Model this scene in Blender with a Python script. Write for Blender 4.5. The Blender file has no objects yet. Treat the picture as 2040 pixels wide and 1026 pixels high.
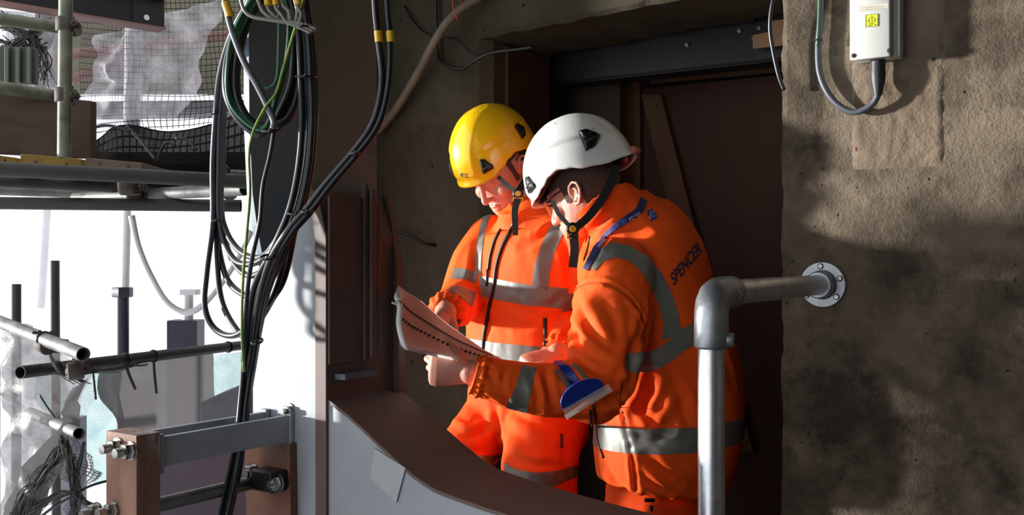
import bpy, bmesh, math, random
import numpy as np
from mathutils import Vector, Matrix, noise
from mathutils.bvhtree import BVHTree
random.seed(7)
SC = bpy.context.scene
COL = SC.collection
# ------------------------------------------------------------------ camera, light, exposure
FOC, CX, CY, H = 2000.0, 1020.0, 513.0, 1.35
cam_d = bpy.data.cameras.new('camera'); cam = bpy.data.objects.new('camera', cam_d); COL.objects.link(cam)
cam.location = (0, 0, H); cam.rotation_euler = (math.pi/2, 0, 0)
cam_d.sensor_width = 36.0; cam_d.lens = 36.0*FOC/2040.0; cam_d.clip_start = .02; cam_d.clip_end = 200
SC.camera = cam
SC.view_settings.view_transform = 'Standard'; SC.view_settings.look = 'None'
SC.view_settings.gamma = 1.0; SC.view_settings.use_curve_mapping = False
SC.view_settings.exposure = 0.0
W = bpy.data.worlds.new('overcast_sky'); SC.world = W; W.use_nodes = True
bg = W.node_tree.nodes['Background']; bg.inputs[0].default_value = (.93, .96, 1.0, 1); bg.inputs[1].default_value = 1.55
sun_d = bpy.data.lights.new('low_sun', 'SUN'); sun_d.energy = 9.5; sun_d.angle = math.radians(3.0); sun_d.color = (1.0, .98, .95)
sun = bpy.data.objects.new('low_sun', sun_d); COL.objects.link(sun)
SUN_DIR = Vector((1.0, -.15, -.03)).normalized()
sun.rotation_euler = SUN_DIR.to_track_quat('-Z', 'Y').to_euler()
sun.location = (-6, 2, 3)

def P(px, py, y):            # the point that shows at (px, py) of the photograph at depth y
    return Vector(((px-CX)/FOC*y, y, H + (CY-py)/FOC*y))
CAMP = Vector((0, 0, H))
def ray(px, py): return (P(px, py, 1.0) - CAMP)
# wall plane (right wall, lintel and left pier lie in it)
WF = Vector((.76, 2.45, 0)); WR = Vector((.84, -.54, 0)).normalized(); WN = Vector((-.54, -.84, 0)).normalized()
def on_plane(px, py, o, n):
    d = ray(px, py); t = (o-CAMP).dot(n)/d.dot(n); return CAMP + d*t
def on_wall(px, py, off=0.0):     # off = distance in front of the wall
    return on_plane(px, py, WF + WN*off, WN)
# steel column frame
CO = Vector((-.40, 2.06, 0)); CU = Vector((.82, -.57, 0)).normalized(); CN = Vector((-.57, -.82, 0)).normalized()

# ------------------------------------------------------------------ materials
def lin(c):
    return tuple((v/255/12.92 if v/255 <= .04045 else ((v/255+.055)/1.055)**2.4) for v in c)
MATS = {}
def mat(name, c1, c2=None, scale=8, rough=.6, metal=0, bump=0, bscale=40, detail=6, c3=None, scale3=3, th3=(.55, .7),
        coat=0, alpha=None, trans=0, sheen=0, rough2=None, spec=None, vor=0, bdist=.01, stretch=None, dirty=None, subs=0, pits=0):
    if name in MATS: return MATS[name]
    m = bpy.data.materials.new(name); m.use_nodes = True; nt = m.node_tree; N = nt.nodes; L = nt.links
    b = N['Principled BSDF']
    b.inputs['Roughness'].default_value = rough; b.inputs['Metallic'].default_value = metal
    b.inputs['Coat Weight'].default_value = coat
    if spec is not None: b.inputs['Specular IOR Level'].default_value = spec
    if sheen: b.inputs['Sheen Weight'].default_value = sheen
    if trans: b.inputs['Transmission Weight'].default_value = trans
    if alpha is not None: b.inputs['Alpha'].default_value = alpha
    if subs: b.inputs['Subsurface Weight'].default_value = subs; b.inputs['Subsurface Radius'].default_value = (.02, .008, .004)
    tc = N.new('ShaderNodeTexCoord'); vec = tc.outputs['Object']
    if stretch:
        mp = N.new('ShaderNodeMapping'); mp.inputs['Scale'].default_value = stretch; L.new(vec, mp.inputs[0]); vec = mp.outputs[0]
    def nz(s, d=detail, r=.6):
        n = N.new('ShaderNodeTexNoise'); n.inputs['Scale'].default_value = s; n.inputs['Detail'].default_value = d
        n.inputs['Roughness'].default_value = r; L.new(vec, n.inputs['Vector']); return n.outputs['Fac']
    def ramp(src, a, ca, bb, cb):
        r = N.new('ShaderNodeValToRGB'); r.color_ramp.elements[0].position = a; r.color_ramp.elements[0].color = ca
        r.color_ramp.elements[1].position = bb; r.color_ramp.elements[1].color = cb; L.new(src, r.inputs[0]); return r.outputs[0]
    def mix(fac, a, bb):
        x = N.new('ShaderNodeMix'); x.data_type = 'RGBA'; L.new(fac, x.inputs[0])
        for s, v in ((6, a), (7, bb)):
            if isinstance(v, tuple): x.inputs[s].default_value = v
            else: L.new(v, x.inputs[s])
        return x.outputs[2]
    C1 = lin(c1)+(1,)
    if c2 is None: col = None; b.inputs['Base Color'].default_value = C1
    else: col = ramp(nz(scale), .35, C1, .65, lin(c2)+(1,))
    if c3 is not None:
        col = mix(ramp(nz(scale3, 8, .7), th3[0], (0,0,0,1), th3[1], (1,1,1,1)), col if col is not None else C1, lin(c3)+(1,))
    if pits:     # small dark voids
        pv = N.new('ShaderNodeTexVoronoi'); pv.inputs['Scale'].default_value = pits; L.new(vec, pv.inputs['Vector'])
        pm = N.new('ShaderNodeMath'); pm.operation = 'MULTIPLY'; L.new(ramp(pv.outputs['Distance'], .04, (1,1,1,1), .13, (0,0,0,1)), pm.inputs[0]); L.new(ramp(nz(pits*.35, 2), .52, (0,0,0,1), .58, (1,1,1,1)), pm.inputs[1])
        col = mix(pm.outputs[0], col, tuple(v*.3 for v in C1[:3])+(1,))
    if vor:      # light and dark aggregate specks
        v = N.new('ShaderNodeTexVoronoi'); v.inputs['Scale'].default_value = vor; L.new(vec, v.inputs['Vector'])
        col = mix(ramp(v.outputs['Distance'], .08, (1,1,1,1), .16, (0,0,0,1)), col, mix(nz(vor*.5, 2), (.02,.018,.014,1), (.24,.21,.17,1)))
    if col is not None: L.new(col, b.inputs['Base Color'])
    if rough2 is not None:
        mr = N.new('ShaderNodeMapRange'); mr.inputs[3].default_value = rough; mr.inputs[4].default_value = rough2
        L.new(nz(scale*1.7), mr.inputs[0]); L.new(mr.outputs[0], b.inputs['Roughness'])
    if bump:
        bp = N.new('ShaderNodeBump'); bp.inputs['Strength'].default_value = bump; bp.inputs['Distance'].default_value = bdist
        L.new(nz(bscale, 8, .65), bp.inputs['Height']); out = bp.outputs[0]
        if vor:
            b2 = N.new('ShaderNodeBump'); b2.inputs['Strength'].default_value = .3; b2.inputs['Distance'].default_value = bdist*.6; b2.invert = False
            L.new(v.outputs['Distance'], b2.inputs['Height']); L.new(out, b2.inputs['Normal']); out = b2.outputs[0]
        if pits:
            b3 = N.new('ShaderNodeBump'); b3.inputs['Strength'].default_value = .8; b3.inputs['Distance'].default_value = .006; b3.invert = True
            L.new(pm.outputs[0], b3.inputs['Height']); L.new(out, b3.inputs['Normal']); out = b3.outputs[0]
        L.new(out, b.inputs['Normal'])
    MATS[name] = m; return m
def sheet_mat(name, c, transl=.5, transp=.3, nscale=6, nlo=.2, nhi=.8, grid=None, gw=.08, bump=.5):
    """thin see-through plastic or net: diffuse + translucent, with holes from noise or from a woven grid (uv in metres)"""
    m = bpy.data.materials.new(name); m.use_nodes = True; nt = m.node_tree; N = nt.nodes; L = nt.links
    N.remove(N['Principled BSDF']); out = N['Material Output']
    d = N.new('ShaderNodeBsdfDiffuse'); t = N.new('ShaderNodeBsdfTranslucent'); g = N.new('ShaderNodeBsdfGlossy')
    for s in (d, t): s.inputs[0].default_value = lin(c)+(1,)
    g.inputs[0].default_value = (.8,.8,.8,1); g.inputs['Roughness'].default_value = .25
    m1 = N.new('ShaderNodeMixShader'); m1.inputs[0].default_value = transl; L.new(d.outputs[0], m1.inputs[1]); L.new(t.outputs[0], m1.inputs[2])
    m0 = N.new('ShaderNodeMixShader'); m0.inputs[0].default_value = .03 if not grid else 0; L.new(m1.outputs[0], m0.inputs[1]); L.new(g.outputs[0], m0.inputs[2])
    tr = N.new('ShaderNodeBsdfTransparent'); m2 = N.new('ShaderNodeMixShader'); L.new(m0.outputs[0], m2.inputs[1]); L.new(tr.outputs[0], m2.inputs[2])
    tc = N.new('ShaderNodeTexCoord')
    n = N.new('ShaderNodeTexNoise'); n.inputs['Scale'].default_value = nscale; n.inputs['Detail'].default_value = 8; n.inputs['Roughness'].default_value = .7
    L.new(tc.outputs['Object'], n.inputs[0])
    mr = N.new('ShaderNodeMapRange'); mr.inputs[1].default_value = .3; mr.inputs[2].default_value = .7
    mr.inputs[3].default_value = nlo; mr.inputs[4].default_value = nhi; L.new(n.outputs[0], mr.inputs[0])
    fac = mr.outputs[0]
    if grid:
        uv = N.new('ShaderNodeUVMap'); sp = N.new('ShaderNodeSeparateXYZ'); L.new(uv.outputs[0], sp.inputs[0])
        outs = []
        for k in (0, 1):
            mu = N.new('ShaderNodeMath'); mu.operation = 'MULTIPLY'; mu.inputs[1].default_value = 1.0/grid[k]; L.new(sp.outputs[k], mu.inputs[0])
            fr = N.new('ShaderNodeMath'); fr.operation = 'FRACT'; L.new(mu.outputs[0], fr.inputs[0])
            gt = N.new('ShaderNodeMath'); gt.operation = 'GREATER_THAN'; gt.inputs[1].default_value = gw; L.new(fr.outputs[0], gt.inputs[0]); outs.append(gt.outputs[0])
        mm = N.new('ShaderNodeMath'); mm.operation = 'MULTIPLY'; L.new(outs[0], mm.inputs[0]); L.new(outs[1], mm.inputs[1])
        m3 = N.new('ShaderNodeMath'); m3.operation = 'MULTIPLY'; L.new(mm.outputs[0], m3.inputs[0]); L.new(fac, m3.inputs[1]); fac = m3.outputs[0]
    L.new(fac, m2.inputs[0]); L.new(m2.outputs[0], out.inputs[0])
    if bump:
        bp = N.new('ShaderNodeBump'); bp.inputs['Strength'].default_value = bump; bp.inputs['Distance'].default_value = .02
        L.new(n.outputs[0], bp.inputs['Height'])
        for s in (d, t, g): L.new(bp.outputs[0], s.inputs['Normal'])
    return m

# ------------------------------------------------------------------ object helpers
def world_loc(o):
    v = Vector((0, 0, 0))
    while o is not None: v += o.location; o = o.parent
    return v
def link(name, data, m, parent):
    o = bpy.data.objects.new(name, data); COL.objects.link(o)
    if m: data.materials.append(m)
    if parent is not None: o.parent = parent; o.location = -world_loc(parent)
    return o
def obj(name, bm, m, parent=None, smooth=False, angle=None):
    me = bpy.data.meshes.new(name)
    bmesh.ops.recalc_face_normals(bm, faces=bm.faces)
    bm.to_mesh(me); bm.free()
    if smooth or angle: me.polygons.foreach_set('use_smooth', [True]*len(me.polygons))
    if angle: me.set_sharp_from_angle(angle=math.radians(angle))
    return link(name, me, m, parent)
def tag(o, label, cat, group=None, kind=None):
    o['label'] = label; o['category'] = cat
    if group: o['group'] = group
    if kind: o['kind'] = kind
    return o
def thing(name, loc, label, cat, group=None):
    o = bpy.data.objects.new(name, None); COL.objects.link(o); o.location = loc; o.empty_display_size = .05
    return tag(o, label, cat, group)
def struct(name, bm, m, smooth=False, label=None, **k):
    o = obj(name, bm, m, None, smooth, **k); o['kind'] = 'structure'
    if label: o['label'] = label
    return o

def BM(): return bmesh.new()
def add_quads(bm, vs, fs):
    v = [bm.verts.new(p) for p in vs]
    for f in fs:
        try: bm.faces.new([v[i] for i in f])
        except ValueError: pass
    return v
def box(bm, o, ax, ay, az, bev=0):
    """box from corner o spanned by three vectors"""
    o, ax, ay, az = map(Vector, (o, ax, ay, az))
    vs = [o, o+ax, o+ax+ay, o+ay, o+az, o+ax+az, o+ax+ay+az, o+ay+az]
    v = add_quads(bm, vs, [(0,3,2,1), (4,5,6,7), (0,1,5,4), (1,2,6,5), (2,3,7,6), (3,0,4,7)])
    if bev:
        es = list({e for w in v for e in w.link_edges})
        bmesh.ops.bevel(bm, geom=es, offset=bev, segments=2, profile=.5, affect='EDGES')
def prism(bm, pts, ext, bev=0):
    """extrude a planar polygon by a vector"""
    pts = [Vector(p) for p in pts]; ext = Vector(ext); n = len(pts)
    v = add_quads(bm, pts+[p+ext for p in pts], [tuple(range(n))[::-1], tuple(range(n, 2*n))]+[(i, (i+1) % n, n+(i+1) % n, n+i) for i in range(n)])
    if bev:
        es = list({e for w in v for e in w.link_edges})
        bmesh.ops.bevel(bm, geom=es, offset=bev, segments=2, profile=.5, affect='EDGES')
def crom(pts, n=8):
    """Catmull-Rom through points (Vectors of any size)"""
    pts = [Vector(p) for p in pts]
    if len(pts) < 3: return [pts[0].lerp(pts[-1], i/n) for i in range(n+1)]
    q = [pts[0]*2-pts[1]]+pts+[pts[-1]*2-pts[-2]]; out = []
    for i in range(1, len(q)-2):
        a, b, c, d = q[i-1], q[i], q[i+1], q[i+2]
        for k in range(n):
            t = k/n; out.append(.5*((2*b)+(c-a)*t+(2*a-5*b+4*c-d)*t*t+(3*b-a-3*c+d)*t**3))
    out.append(pts[-1].copy()); return out
def tube(bm, pts, r, seg=10, cap=True, inner=0, closed=False):
    """round tube along points; r number or list"""
    pts = [Vector(p) for p in pts]; n = len(pts)
    rr = r if isinstance(r, (list, tuple)) else [r]*n
    tan = [((pts[min(i+1, n-1)]-pts[max(i-1, 0)]).normalized() if not closed else (pts[(i+1) % n]-pts[i-1]).normalized()) for i in range(n)]
    up = Vector((0, 0, 1)) if abs(tan[0].z) < .9 else Vector((1, 0, 0))
    x = tan[0].cross(up).normalized(); rings = []
    for i in range(n):
        if i: x = (x - tan[i]*x.dot(tan[i])).normalized()
        y = tan[i].cross(x)
        rings.append([bm.verts.new(pts[i]+(x*math.cos(a)+y*math.sin(a))*rr[i]) for a in [2*math.pi*k/seg for k in range(seg)]])
    last = n if closed else n-1
    for i in range(last):
        A, B = rings[i], rings[(i+1) % n]
        for k in range(seg): bm.faces.new((A[k], A[(k+1) % seg], B[(k+1) % seg], B[k]))
    if closed: return
    if inner:
        for R_, c, s in ((rings[0], pts[0], tan[0]), (rings[-1], pts[-1], -tan[-1])):
            I = [bm.verts.new(c+(v.co-c)*inner) for v in R_]; D = [bm.verts.new(w.co+s*(rr[0]*5)) for w in I]
            for k in range(seg):
                bm.faces.new((R_[k], R_[(k+1) % seg], I[(k+1) % seg], I[k])); bm.faces.new((I[k], I[(k+1) % seg], D[(k+1) % seg], D[k]))
            bm.faces.new(D)
    elif cap: bm.faces.new(rings[0][::-1]); bm.faces.new(rings[-1])
def cyl(bm, a, b, r, seg=24, bev=0, inner=0):
    tube(bm, [Vector(a), Vector(b)], r, seg, inner=inner)
def lathe(bm, o, ax, prof, seg=28):
    """prof = [(distance along ax, radius)...]"""
    o, ax = Vector(o), Vector(ax).normalized(); up = Vector((0,0,1)) if abs(ax.z) < .9 else Vector((1,0,0))
    x = ax.cross(up).normalized(); y = ax.cross(x); rings = []
    for d, r in prof: rings.append([bm.verts.new(o+ax*d+(x*math.cos(a)+y*math.sin(a))*max(r, 1e-5)) for a in [2*math.pi*k/seg for k in range(seg)]])
    for i in range(len(rings)-1):
        for k in range(seg): bm.faces.new((rings[i][k], rings[i][(k+1) % seg], rings[i+1][(k+1) % seg], rings[i+1][k]))
    bm.faces.new(rings[0][::-1]); bm.faces.new(rings[-1])
def hexnut(bm, o, ax, r, h, bore=0): lathe(bm, o, ax, [(0, r*.93), (h*.12, r), (h*.88, r), (h, r*.93)], seg=6)
def sphere(bm, c, r, seg=12):
    m = Matrix.Translation(Vector(c)) @ Matrix.Diagonal((*((r, r, r) if not hasattr(r, '__len__') else r), 1))
    bmesh.ops.create_uvsphere(bm, u_segments=seg, v_segments=max(6, seg//2+2), radius=1, matrix=m)
Z = Vector((0, 0, 1))
# ================================================================== THE SETTING
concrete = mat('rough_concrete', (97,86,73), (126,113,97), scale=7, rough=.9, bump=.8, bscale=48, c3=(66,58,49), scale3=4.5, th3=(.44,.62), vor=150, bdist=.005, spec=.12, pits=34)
concrete_dark = mat('shade_dark_concrete', (64,60,49), (80,75,62), scale=6, rough=.95, bump=.6, bscale=70, c3=(50,46,39), scale3=3, bdist=.005, spec=.1, pits=20)  # dim shade put into a darker copy of the wall concrete
mortar = mat('patch_mortar', (110,96,80), (126,112,95), scale=9, rough=.9, bump=.6, bscale=70, c3=(98,84,68), scale3=5, bdist=.005, pits=22, spec=.2, vor=120)
grey_mortar = mat('grey_mortar_lip', (136,130,122), (104,94,84), scale=40, rough=.9, bump=.8, bscale=90, bdist=.004, spec=.2)
floor_m = mat('dusty_floor', (46,37,31), (56,46,38), scale=5, rough=.95, bump=.3)
def Wp(t, z, w=0.0): return WF + WR*t - WN*w + Z*z        # point of the wall plane, w = depth into the wall
WT = .70                                                   # wall thickness
def wall_block(name, t0, t1, z0, z1, m=concrete, w0=0, w1=WT, sub=True):
    bm = BM(); box(bm, Wp(t0, z0, w0), WR*(t1-t0), -WN*(w1-w0), Z*(z1-z0)); return struct(name, bm, m)
TE = -.109                                                 # right edge of the opening
# right wall: broken vertical arris
bm = BM()
zs = [i*.02 for i in range(0, 131)]; cols = [0, .012, .03, 2.4]
rows = []
for z in zs:
    j = (noise.noise(Vector((3.1, 0, z*9)))*.010 + noise.noise(Vector((7, 0, z*38)))*.005)
    rows.append([Wp(TE+j, z, .02+abs(j)*.6), Wp(TE+.006+j*.8, z, .004), Wp(TE+.02, z, 0), Wp(2.4, z, 0), Wp(2.4, z, WT), Wp(TE+j*.5, z, WT)])
V = [[bm.verts.new(p) for p in r] for r in rows]
for i in range(len(V)-1):
    for k in range(6): bm.faces.new((V[i][k], V[i][(k+1) % 6], V[i+1][(k+1) % 6], V[i+1][k]))
bm.faces.new(V[0]); bm.faces.new(V[-1])
wall_r = struct('wall_right', bm, concrete, label='rough brown concrete wall carrying the white box')
# repair patch of the wall: a shallow raised rectangle between two board marks
def patch(name, m, px0, py0, px1, py1, th, label):
    a = on_wall(px0, py0); b = on_wall(px1, py1)
    t0, t1 = (a-WF).dot(WR), (b-WF).dot(WR); z0, z1 = b.z, a.z
    nx, nz = max(4, int((t1-t0)/.006)), max(4, int((z1-z0)/.006)); bm = BM(); g = []
    for i in range(nz+1):
        row = []
        for k in range(nx+1):
            u, v = k/nx, i/nz; edge = min(u*(t1-t0), (1-u)*(t1-t0), v*(z1-z0)*.7)
            h = th*min(1, edge/.012)*(0.75+.5*noise.noise(Vector((u*9, v*14, 1))))
            row.append(bm.verts.new(Wp(t0+(t1-t0)*u+.004*noise.noise(Vector((0, v*20, 2))), z0+(z1-z0)*v, -max(h, -.001)+.0005)))
        g.append(row)
    for i in range(nz):
        for k in range(nx): bm.faces.new((g[i][k], g[i][k+1], g[i+1][k+1], g[i+1][k]))
    o = obj(name, bm, m, None, smooth=True); o['kind'] = 'structure'; o['label'] = label; return o
patch('trim_1', mortar, 1699, -120, 1882, 332, .006, 'smoother mortar patch behind the white box')
patch('trim_2', grey_mortar, 1862, 60, 1884, 262, .0035, 'ragged grey mortar lip right of the patch')
patch('trim_3', grey_mortar, 1696, 120, 1709, 330, .003, 'grey mortar lip left of the patch')
patch('trim_4', grey_mortar, 1700, 316, 1792, 333, .003, 'grey mortar ledge at the foot of the patch')
# left pier and lintel in the same plane
W0 = .30                                                    # the pier and lintel stand back from the wall face
tj = -1.19                                                  # left jamb of the opening
def on_pier(px, py, off=0.0): return on_wall(px, py, off-W0)
bm = BM()
prof = [(tj, W0+.40), (tj, W0+.10), (tj-.012, W0+.05), (tj-.05, W0+.018), (tj-.11, W0), (tj-.75, W0), (tj-.75, W0+.40)]
V = [[bm.verts.new(Wp(t, z, w)) for t, w in prof] for z in (0, 1.2, 2.7)]
for i in range(2):
    for k in range(len(prof)):
        kk = (k+1) % len(prof); bm.faces.new((V[i][k], V[i][kk], V[i+1][kk], V[i+1][k]))
bm.faces.new(V[0]); bm.faces.new(V[-1])
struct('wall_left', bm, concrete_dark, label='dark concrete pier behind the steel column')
bm = BM()                                                  # lintel, edge a little chipped
nseg = 60; rows = []
for i in range(nseg+1):
    t = tj-.05+(TE+.03-(tj-.05))*i/nseg; zz = H+.735+.05*i/nseg+.006*noise.noise(Vector((t*14, 0, 0)))
    ch = .012+.01*abs(noise.noise(Vector((t*22, 5, 0))))
    rows.append([bm.verts.new(p) for p in (Wp(t, 2.7, W0), Wp(t, zz+ch, W0), Wp(t, zz, W0+ch), Wp(t, zz-.004, W0+.36), Wp(t, 2.7, W0+.36))])
for i in range(nseg):
    for k in range(5): bm.faces.new((rows[i][k], rows[i][(k+1) % 5], rows[i+1][(k+1) % 5], rows[i+1][k]))
bm.faces.new(rows[0]); bm.faces.new(rows[-1])
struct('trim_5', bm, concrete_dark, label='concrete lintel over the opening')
# room behind the opening
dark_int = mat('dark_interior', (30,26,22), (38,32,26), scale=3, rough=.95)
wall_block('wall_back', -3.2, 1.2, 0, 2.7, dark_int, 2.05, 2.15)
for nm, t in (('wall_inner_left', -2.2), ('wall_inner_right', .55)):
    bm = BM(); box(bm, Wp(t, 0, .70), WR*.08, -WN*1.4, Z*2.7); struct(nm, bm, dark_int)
bm = BM(); box(bm, (-.80, 3.28, 0), (.16,0,0), (0,.6,0), Z*2.62); struct('wall_shade_blocker', bm, concrete_dark)  # unseen block added to keep the sun off the pier
# floor, ceiling and the enclosure behind the camera
bm = BM(); prism(bm, [(-1.05,-3,-.15), (4.5,-3,-.15), (4.5,6,-.15), (-1.05,6,-.15)], (0,0,.15)); struct('floor', bm, floor_m)
bm = BM(); prism(bm, [(-1.0,-3,2.62), (4.5,-3,2.62), (4.5,6,2.62), (-1.0,6,2.62)], (0,0,.15)); struct('ceiling', bm, concrete_dark)
bm = BM(); box(bm, (-1.2,-3.1,0), (5.6,0,0), (0,.1,0), Z*2.7); struct('wall_rear', bm, dark_int)
bm = BM(); box(bm, (4.4,-3,0), (.1,0,0), (0,4,0), Z*2.7); struct('wall_far_right', bm, dark_int)
# ================================================================== STEEL COLUMN, HAUNCH, BRACKETS
steel = mat('grey_steel_paint', (142,148,154), (156,160,166), scale=4, rough=.42, rough2=.6, bump=.12, bscale=30, c3=(118,120,124), scale3=7, th3=(.6,.75), bdist=.004)
steel_d = mat('dark_grey_steel_paint', (90,102,112), (98,110,120), scale=5, rough=.5, bump=.1, bscale=30, bdist=.004)
brown_steel = mat('brown_grey_steel', (90,72,66), (102,82,75), scale=5, rough=.62, bump=.12, bscale=40, c3=(72,58,54), scale3=6, th3=(.6,.75), bdist=.004)  # brown-grey tone for flanges, packers and stiffener
shaft_m = mat('olive_grey_steel_paint', (104,103,95), (112,110,102), scale=3, rough=.6, bump=.1, bscale=30, c3=(70,66,62), scale3=5, bdist=.004)
galv = mat('galvanised_steel', (232,234,238), (208,212,216), scale=22, rough=.24, rough2=.42, metal=.92, bump=.12, bscale=60, bdist=.002, c3=(120,126,132), scale3=14)
cast = mat('galvanised_casting', (176,180,184), (156,160,166), scale=30, rough=.42, metal=.85, bump=.35, bscale=120, bdist=.002)
zinc = mat('bright_zinc_bolt', (190,190,188), (150,150,146), scale=40, rough=.28, metal=1.0)
black_steel = mat('black_steel', (24,24,26), (34,34,38), scale=12, rough=.45, metal=.3, bump=.2, bscale=60, bdist=.003)
rust = mat('rusty_plate', (112,80,66), (146,108,88), scale=14, rough=.7, bump=.4, bscale=50, c3=(150,148,152), scale3=9, th3=(.57,.62), bdist=.004, stretch=(1,1,.35))
rust_b = mat('rust_bloom_plate', (132,82,58), (104,80,70), scale=10, rough=.75, bump=.3, bscale=50, c3=(110,106,106), scale3=6, th3=(.55,.7), bdist=.004)
def C(u, w, z): return CO + CU*u - CN*w + Z*z     # column frame: u along web, w away from the camera side
col = thing('steel_column', C(0, .05, 0), 'tall grey painted steel column with tapered tongue, rising in front of the concrete pier', 'steel column')
ZT = 2.62
# lit web plate
bm = BM(); box(bm, C(-.195, 0, 0), CU*.20, -CN*.02, Z*(H+.128)); obj('web_plate', bm, steel, col)
bm = BM(); box(bm, C(-.208, .02, .0), CU*.014, -CN*.06, Z*(H+.30)); obj('web_edge', bm, galv, col)
# outer flange, kinked outwards above
def zat(px, py, p):    # height at which the vertical line through p shows at py
    return H + (CY-py)/FOC*p.y
pf = C(0, 0, 0)
bm = BM()
pts = [C(.0, -.004, 0), C(.0, -.004, zat(0, 470, pf)), C(-.028, -.004, zat(0, 378, pf)), C(.002, -.004, zat(0, 378, pf)), C(.030, -.004, zat(0, 470, pf)), C(.030, -.004, 0)]
prism(bm, pts, -CN*.205, bev=.0015); obj('outer_flange', bm, brown_steel, col)
bm = BM(); box(bm, C(-.20, .012, zat(0, 386, pf)), CU*.171, -CN*.20, Z*(ZT-zat(0, 386, pf)), bev=.002); obj('shaft', bm, shaft_m, col)
# packers: a pack of thin plates on the flange face
pk = C(.03, .13, 0); zb, zt = zat(0, 716, pk), zat(0, 368, pk)
for k in range(4):
    bm = BM(); box(bm, C(.030+.002*(k % 2), .098+.0125*k, zb+.004*k), CU*(.012+.003*((k*2) % 3)), -CN*.0105, Z*(zt-zb-.016*k), bev=.001); obj('packer_plate', bm, brown_steel, col)
bm = BM(); box(bm, C(.030, .0, zb), CU*.006, -CN*.1, Z*(zt-zb-.03), bev=.001); obj('cover_plate', bm, brown_steel, col)
# stiffener plate behind, kinked
def CP(px, py, w): return on_plane(px, py, C(0, w, 0), CN)
a = .20
pts = [CP(742,388,a), CP(772,388,a), CP(790,520,a), CP(795,720,a), CP(798,1100,a), CP(765,1100,a), CP(765,700,a), CP(762,520,a)]
bm = BM(); prism(bm, pts, -CN*.02, bev=.001); obj('stiffener', bm, brown_steel, col)
bm = BM(); box(bm, (-.59, 2.30, H-.10), (.17,0,0), (0,.16,0), Z*.25); box(bm, (-.56, 2.46, H+.0), (.15,0,0), (0,.08,0), Z*.15); box(bm, (-.52, 2.20, H-.05), (.05,0,0), (0,.12,0), Z*.12); obj('added_shade_stub', bm, steel_d, col)  # hidden stub added behind the column to shade the right wall
# tapered tongue
tp0, tn = C(-.030, 0, 0), CU
def TP(px, py): return on_plane(px, py, tp0, CU)
ol = [(494,-160), (497,250), (503,385), (512,450), (521,500), (530,545), (537,570), (546,580), (556,580), (564,570), (569,540), (576,500), (588,440), (604,375), (618,300), (618,-160)]
bm = BM(); prism(bm, [TP(*q) for q in ol], -CU*.016, bev=.001); obj('tapered_tongue', bm, steel_d, col)
# bolts on the web above the bracket
for q in ((577, 818),):
    p = on_plane(q[0], q[1], CO, CN); bm = BM(); hexnut(bm, p, CN, .012, .012); lathe(bm, p, CN, [(0,.016), (.003,.016)]); cyl(bm, p, p+CN*.022, .006, 12); obj('bolt', bm, zinc, col, angle=30)
# ---- haunch beam that leaves the flange
nearp = [(640,786), (663,803), (695,828), (727,857), (759,888), (790,917), (822,945), (843,960), (864,973), (890,984), (918,994), (960,1009), (1007,1024), (1100,1052), (1200,1080)]
ho = C(.03, 0, 0)
hn = [on_plane(x, y, ho, CN) for x, y in nearp]
hb = thing('haunch_beam', (hn[4].x, hn[4].y, .0), 'curved grey steel haunch with brown top flange sweeping down in front of the yellow-helmeted man', 'steel beam')
FW = .21
bm = BM(); rows = []
for i, p in enumerate(hn):
    rows.append([bm.verts.new(v) for v in (p, p-CN*FW, p-CN*FW-Z*.007, p-Z*.007)])
for i in range(len(rows)-1):
    for k in range(4): bm.faces.new((rows[i][k], rows[i][(k+1) % 4], rows[i+1][(k+1) % 4], rows[i+1][k]))
bm.faces.new(rows[0]); bm.faces.new(rows[-1]); obj('top_flange', bm, brown_steel, hb, angle=40)
bm = BM(); poly = [p-Z*.0072-CN*.003 for p in hn]; poly = poly + [Vector((poly[-1].x, poly[-1].y, .0)), Vector((poly[0].x, poly[0].y, .0))]
prism(bm, poly, -CN*.012); obj('side_web', bm, steel, hb)
# added plate standing in for the lit haunch top next to the packers
bm = BM(); box(bm, C(.03, .02, zat(0,742,pk)-.004), CU*.03, -CN*.10, Z*.012, bev=.001); obj('lit_top_plate', bm, steel_d, hb)
# pale tape mark on the web
q = [on_plane(x, y, ho, CN) for x, y in ((746,893), (808,932), (790,1001), (738,952))]
bm = BM(); prism(bm, [p+CN*.0012 for p in q], -CN*.003); obj('paint_patch', bm, mat('pale_grey_paint', (150,154,160), (164,168,172), scale=9, rough=.5), hb)
# ---- bracket: end plate, two channels, bolts, threaded rod
br = thing('bolted_bracket', on_plane(440, 900, CO, CN)-Z*.05, 'rusty end plate held by twin grey bars bolted to the column web', 'steel bracket')
A1 = on_plane(585, 826, CO+CN*.0, CN); ztop = A1.z; zbot = on_plane(585, 878, CO, CN).z
ln = .33
for nm, off in (('front_bar', 0.0), ('rear_bar', -.075)):
    o = A1 + CU*off; o.z = zbot
    bm = BM(); box(bm, o+CN*.003, CU*-.012, CN*ln, Z*(ztop-zbot), bev=.0012)
    b = obj(nm, bm, steel, br)
o = A1 + CU*.004; o.z = zbot-.012
for off in (0.0, -.075):
    bm = BM(); box(bm, o+CU*off+CN*.0, CU*-.02, CN*.012, Z*(ztop-zbot+.018), bev=.002); obj('foot_plate', bm, steel, br)
    bm = BM(); box(bm, o+CU*off+CN*(ln-.012), CU*-.02, CN*.012, Z*(ztop-zbot+.018), bev=.002); obj('foot_plate', bm, steel, br)
e = A1 + CN*ln + CU*.008; e.z = .55
bm = BM(); box(bm, e, CU*-.092, CN*.05, Z*(ztop+.012-.55), bev=.0015); ep = obj('end_plate', bm, rust, br)
fo = e + CN*.05
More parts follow.
